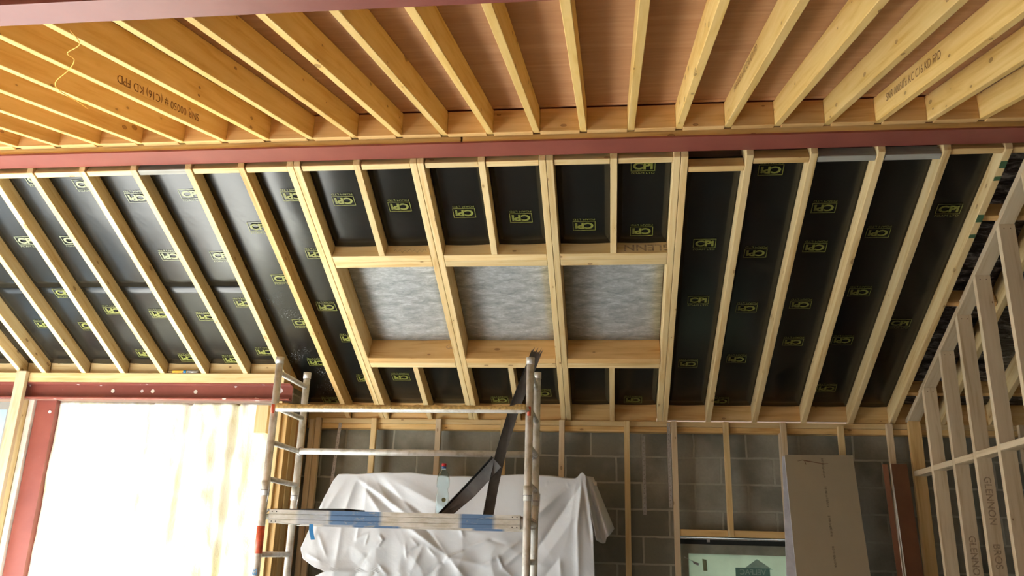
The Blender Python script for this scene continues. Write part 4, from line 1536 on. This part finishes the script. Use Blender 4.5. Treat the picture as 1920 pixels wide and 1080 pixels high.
for x in (XL, XR):
    for z in (1.18, 0.935, 0.69, 0.445, 0.20, -0.045, -0.29, -0.535, -0.78):
        tube('rung', [W(x, YF + 0.024, z), W(x, YB - 0.024, z)], 0.019, M['alu'], tw, 16)
rail = tube('guard_rail', [W(XL + 0.03, YF - 0.04, 0.912), W(XR - 0.05, YF - 0.04, 0.916), W(XR, YF - 0.035, 0.93)], 0.0185, M['alu'], tw, 16)
# crust of cured foam along the top of the rail
bm = bmesh.new()
nseg = 120
prev = None
for i in range(nseg + 1):
    u = i / nseg
    x = XL + 0.03 + (XR - XL - 0.05) * u
    hh = 0.015 + 0.008 * noise.noise(Vector((x * 25, 0, 0)))
    hh += 0.010 * math.exp(-((x - XL - 0.06) / 0.06) ** 2) + 0.012 * math.exp(-((x - XR + 0.05) / 0.05) ** 2)
    ring = []
    for k in range(9):
        a = math.pi * k / 8
        rr = 0.019 + 0.003 * noise.noise(Vector((x * 30, k, 3)))
        ring.append(bm.verts.new((x, YF - 0.04 - math.cos(a) * rr, 0.914 + H + 0.004 * u + math.sin(a) * (0.017 + hh * math.sin(a)))))
    if prev:
        for k in range(8):
            bm.faces.new((prev[k], ring[k], ring[k + 1], prev[k + 1])).smooth = True
        bm.faces.new((prev[0], prev[8], ring[8], ring[0]))
    else:
        bm.faces.new(ring)
    prev = ring
bm.faces.new(prev[::-1])
link('foam_crust', to_mesh(bm, 'foam_crust'), M['crust'], rail)['label'] = 'yellowish crust of cured foam along the rail'
for x in (XL, XR):
    tube('rail_hook', [W(x, YF - 0.028, 0.885), W(x, YF - 0.028, 0.945)], 0.012, M['orange_sleeve'], rail, 10)
tube('guard_rail', [W(XL + 0.02, YB - 0.04, 0.69), W(XR - 0.02, YB - 0.04, 0.692)], 0.0235, M['alu'], tw, 16)
for x, s in ((XL, 1), (XR, -1)):
    tube('rail_hook', [W(x + s * 0.03, YB - 0.04, 0.69), W(x + s * 0.005, YB - 0.01, 0.69)], 0.029, M['galv'], tw, 14)

# deck
dk = empty('deck', W(XL + 0.04, YF, 0.155))
dk.parent = tw
dk.matrix_parent_inverse = tw.matrix_world.inverted()
bpy.context.view_layer.update()
dx0, dx1 = XL + 0.05, XR - 0.045
z0, z1 = 0.155, 0.243
# grooved side beam profile (u = towards the room is negative)
prof = [(0, 0), (0.04, 0), (0.04, 0.088), (0, 0.088), (0, 0.066), (0.004, 0.063), (0.004, 0.060), (0, 0.057), (0, 0.032), (0.004, 0.029), (0.004, 0.026), (0, 0.023)]
for y, sg in ((YF - 0.01, 1), (YB + 0.01, -1)):
    sb = extrude_profile('side_beam', [(u * sg, v) for u, v in prof], W(dx0, y, z0), X1, Y1, Z1, dx1 - dx0, M['deck'], dk)
    if sg == 1:
        sb['label'] = 'side beam with rubbed blue paint'
        for xx in (dx0 + 0.02, dx0 + 0.05, dx1 - 0.05, dx1 - 0.02):
            for zz in (z0 + 0.012, z0 + 0.075):
                tube('rivet', [W(xx, y + 0.001, zz), W(xx, y - 0.0015, zz)], 0.004, M['black'], sb, 8)
pv = wbox('platform', dx0 + 0.002, dx1 - 0.002, YF + 0.031, YB - 0.031, 0.226, 0.240, M['ply'], dk)
for x, s in ((dx0, -1), (dx1, 1)):
    e = wbox('end_beam', x - 0.02, x + 0.02, YF + 0.032, YB - 0.032, z0 + 0.005, 0.225, M['alu'], dk)
    for y in (YF + 0.05, YB - 0.05):
        tube('deck_hook', [W(x + s * 0.005, y, 0.225), W(x + s * 0.03, y, 0.243), W(x + s * 0.05, y, 0.225), W(x + s * 0.055, y, 0.195)], 0.009, M['galv'], e, 10)
# blue strap under the deck
bm = bmesh.new()
pp = [(-2.015, 5.66, 0.155), (-2.013, 5.66, 0.12), (-2.003, 5.655, 0.09), (-1.990, 5.65, 0.055)]
pv_ = None
for (x, y, z) in pp:
    a, b = bm.verts.new((x, y, z + H)), bm.verts.new((x + 0.028, y, z + H + 0.003))
    if pv_:
        bm.faces.new((pv_[0], pv_[1], b, a))
    pv_ = (a, b)
bst = link('strap', to_mesh(bm, 'strap'), M['blue'], dk)
bst['label'] = 'blue strap end'
bst.modifiers.new('thickness', 'SOLIDIFY').thickness = 0.0015

# flat black offcut lying on the deck at the left
bm = bmesh.new()
pr_ = [(-2.33, 5.64), (-2.20, 5.61), (-1.82, 5.60), (-1.70, 5.66), (-1.76, 5.80), (-2.1, 5.90), (-2.26, 5.82)]
low_ = [bm.verts.new((x + 0.06, y, 0.2445 + H)) for x, y in pr_]
hi_ = [bm.verts.new((x + 0.06, y, 0.256 + 0.006 * math.sin(x * 9) + H)) for x, y in pr_]
bm.faces.new(low_[::-1])
bm.faces.new(hi_)
for i in range(len(pr_)):
    bm.faces.new((low_[i], low_[(i + 1) % len(pr_)], hi_[(i + 1) % len(pr_)], hi_[i]))
tag(link('rubber_offcut', to_mesh(bm, 'rubber_offcut'), M['black']), 'flat black offcut lying on the left half of the tower deck', 'offcut')


# ------------------------------------------------------------------ black trim offcuts
def trim(name, path, eside, en, w1, w2, lab, ragged=0):
    """folded strip: wide flange w1 along eside, narrow lip w2 along en"""
    bm = bmesh.new()
    rows = []
    th = 0.004
    for idx, (p, es, enn) in enumerate(path):
        p, es, enn = Vector(p), Vector(es).normalized(), Vector(enn).normalized()
        rows.append([bm.verts.new(q) for q in (p, p + es * w1, p + es * w1 + enn * th, p + es * th + enn * th, p + es * th + enn * w2, p + enn * w2)])
    m_ = len(rows[0])
    for a, b in zip(rows, rows[1:]):
        for k in range(m_):
            f = bm.faces.new((a[k], a[(k + 1) % m_], b[(k + 1) % m_], b[k]))
            f.material_index = 1 if k in (0, 2) else 0
    bm.faces.new(rows[0][::-1])
    if not ragged:
        bm.faces.new(rows[-1])
    else:
        last = path[-1]
        d = (Vector(last[0]) - Vector(path[-2][0])).normalized()
        tips = []
        r = rows[-1]
        a, b = r[0].co.copy(), r[1].co.copy()
        prevv = r[0]
        prevb = r[3]
        for s in range(1, 7):
            u = s / 6
            off = (0.035 if s % 2 else 0.004) + 0.02 * u
            nv = bm.verts.new(a.lerp(b, u) + d * (off if s < 6 else 0.045))
            base = bm.verts.new(a.lerp(b, u))
            bm.faces.new((prevv, base, nv)).material_index = 1
            prevv = base
        bm.faces.new(r)
    o = link(name, to_mesh(bm, name), [M['black_trim'], M['grey_trim']])
    so = o.modifiers.new('thickness', 'SOLIDIFY')
    so.thickness = 0.001
    return tag(o, lab, 'trim offcut', 'black trim offcuts on the deck')


YT = 5.78


def TP(px_x, z, y=YT):
    return W(px_x, y, z)


# long strip: from the deck, behind the right pole, up to a torn end
pth = [(TP(-0.862, 0.243), (0.9, 0.35, 0.0), (0.25, -0.9, 0)), (TP(-0.828, 0.46), (0.9, 0.35, -0.15), (0.25, -0.9, 0.05)),
       (TP(-0.785, 0.68), (0.9, 0.25, -0.25), (0.25, -0.9, 0.05)), (TP(-0.70, 0.985), (0.93, 0.15, -0.32), (0.15, -0.95, 0.1)),
       (TP(-0.61, 1.22), (0.93, 0.10, -0.36), (0.1, -0.95, 0.1)), (TP(-0.555, 1.375), (0.93, 0.10, -0.36), (0.1, -0.95, 0.1))]
trim('trim_offcut', pth, 0, 0, 0.072, 0.030, 'long black trim strip leaning steeply behind the right tower pole, torn top end', 1)
pth = [(TP(-1.165, 0.243, 5.82), (0.85, 0.1, -0.02), (-0.3, -0.9, 0.3)), (TP(-0.985, 0.43, 5.80), (0.68, 0.1, -0.70), (-0.3, -0.9, 0.3)),
       (TP(-0.80, 0.625, 5.75), (0.66, 0.1, -0.72), (-0.3, -0.9, 0.3))]
trim('trim_offcut', pth, 0, 0, 0.085, 0.025, 'shorter black trim strip slanting up from the bottle towards the long strip')
pth = [(TP(-0.815, 0.243, 5.86), (1, 0.3, 0), (0.1, -1, 0)), (TP(-0.76, 0.62, 5.85), (1, 0.3, -0.1), (0.1, -1, 0)), (TP(-0.70, 0.86, 5.84), (1, 0.3, -0.2), (0.1, -1, 0))]
trim('trim_offcut', pth, 0, 0, 0.016, 0.012, 'thin black trim sliver standing right beside the long strip')

# ------------------------------------------------------------------ bottle
bt = empty('water_bottle', W(-1.165, 5.90, 0.2405))
tag(bt, 'empty clear plastic water bottle with a red cap, standing on the tower deck', 'bottle')


def lathe(name, prof, mat, parent, origin, seg=32, closed=False):
    bm = bmesh.new()
    rings = []
    for (r, z) in prof:
        rings.append([bm.verts.new((r * math.cos(2 * math.pi * k / seg), r * math.sin(2 * math.pi * k / seg), z)) for k in range(seg)])
    for a, b in zip(rings, rings[1:]):
        for k in range(seg):
            bm.faces.new((a[k], a[(k + 1) % seg], b[(k + 1) % seg], b[k])).smooth = True
    bm.faces.new(rings[0][::-1])
    bm.faces.new(rings[-1])
    bmesh.ops.recalc_face_normals(bm, faces=bm.faces)
    me = bpy.data.meshes.new(name)
    bm.to_mesh(me)
    bm.free()
    return link(name, me, mat, parent, Matrix.Translation(origin))


og = W(-1.165, 5.90, 0.2405)
outer = [(0.034, 0.001), (0.044, 0.006), (0.046, 0.02), (0.0445, 0.028), (0.046, 0.036), (0.0445, 0.05), (0.046, 0.06), (0.0445, 0.075), (0.045, 0.12),
         (0.0445, 0.14), (0.041, 0.155), (0.037, 0.170), (0.036, 0.183), (0.038, 0.187), (0.0435, 0.192), (0.0455, 0.215), (0.045, 0.240), (0.040, 0.268),
         (0.030, 0.292), (0.019, 0.312), (0.0145, 0.322)]
inner = [(r - 0.0012, z + (0.001 if i == 0 else 0)) for i, (r, z) in enumerate(outer)][::-1]
bm = bmesh.new()
seg = 36
rings = []
for (r, z) in outer + inner:
    rings.append([bm.verts.new((r * math.cos(2 * math.pi * k / seg), r * math.sin(2 * math.pi * k / seg), z)) for k in range(seg)])
for a, b in zip(rings, rings[1:]):
    for k in range(seg):
        bm.faces.new((a[k], a[(k + 1) % seg], b[(k + 1) % seg], b[k])).smooth = True
bm.faces.new(rings[0][::-1])
bm.faces.new(rings[-1])
bmesh.ops.recalc_face_normals(bm, faces=bm.faces)
me = bpy.data.meshes.new('bottle_body')
bm.to_mesh(me)
bm.free()
link('bottle_body', me, M['pet'], bt, Matrix.Translation(og))
lathe('bottle_neck', [(0.0150, 0.318), (0.0150, 0.328), (0.018, 0.329), (0.018, 0.332), (0.0138, 0.333), (0.0138, 0.336)], M['blue_neck'], bt, og)
lathe('bottle_cap', [(0.0165, 0.334), (0.0170, 0.336), (0.0170, 0.352), (0.0155, 0.355)], M['red_cap'], bt, og)
tube('label_dot', [og + Vector((0.018, -0.0415, 0.105)), og + Vector((0.018, -0.0435, 0.105))], 0.015, M['label'], bt, 20)

# fine scratches of splashed bolts on the left lintel and post
lint = [o for o in S.objects if o.name.startswith('steel_lintel')][0]
stamp_holes(lint, [(-4.395 - 0.0, 1.285), (-4.02, 1.285), (-5.32 + 0.0, 1.29), (-3.62, 1.283)], 6.945, 0.017)
post = [o for o in S.objects if o.name.startswith('steel_post')][0]
stamp_holes(post, [(-4.985, 1.10)], 6.983, 0.014)
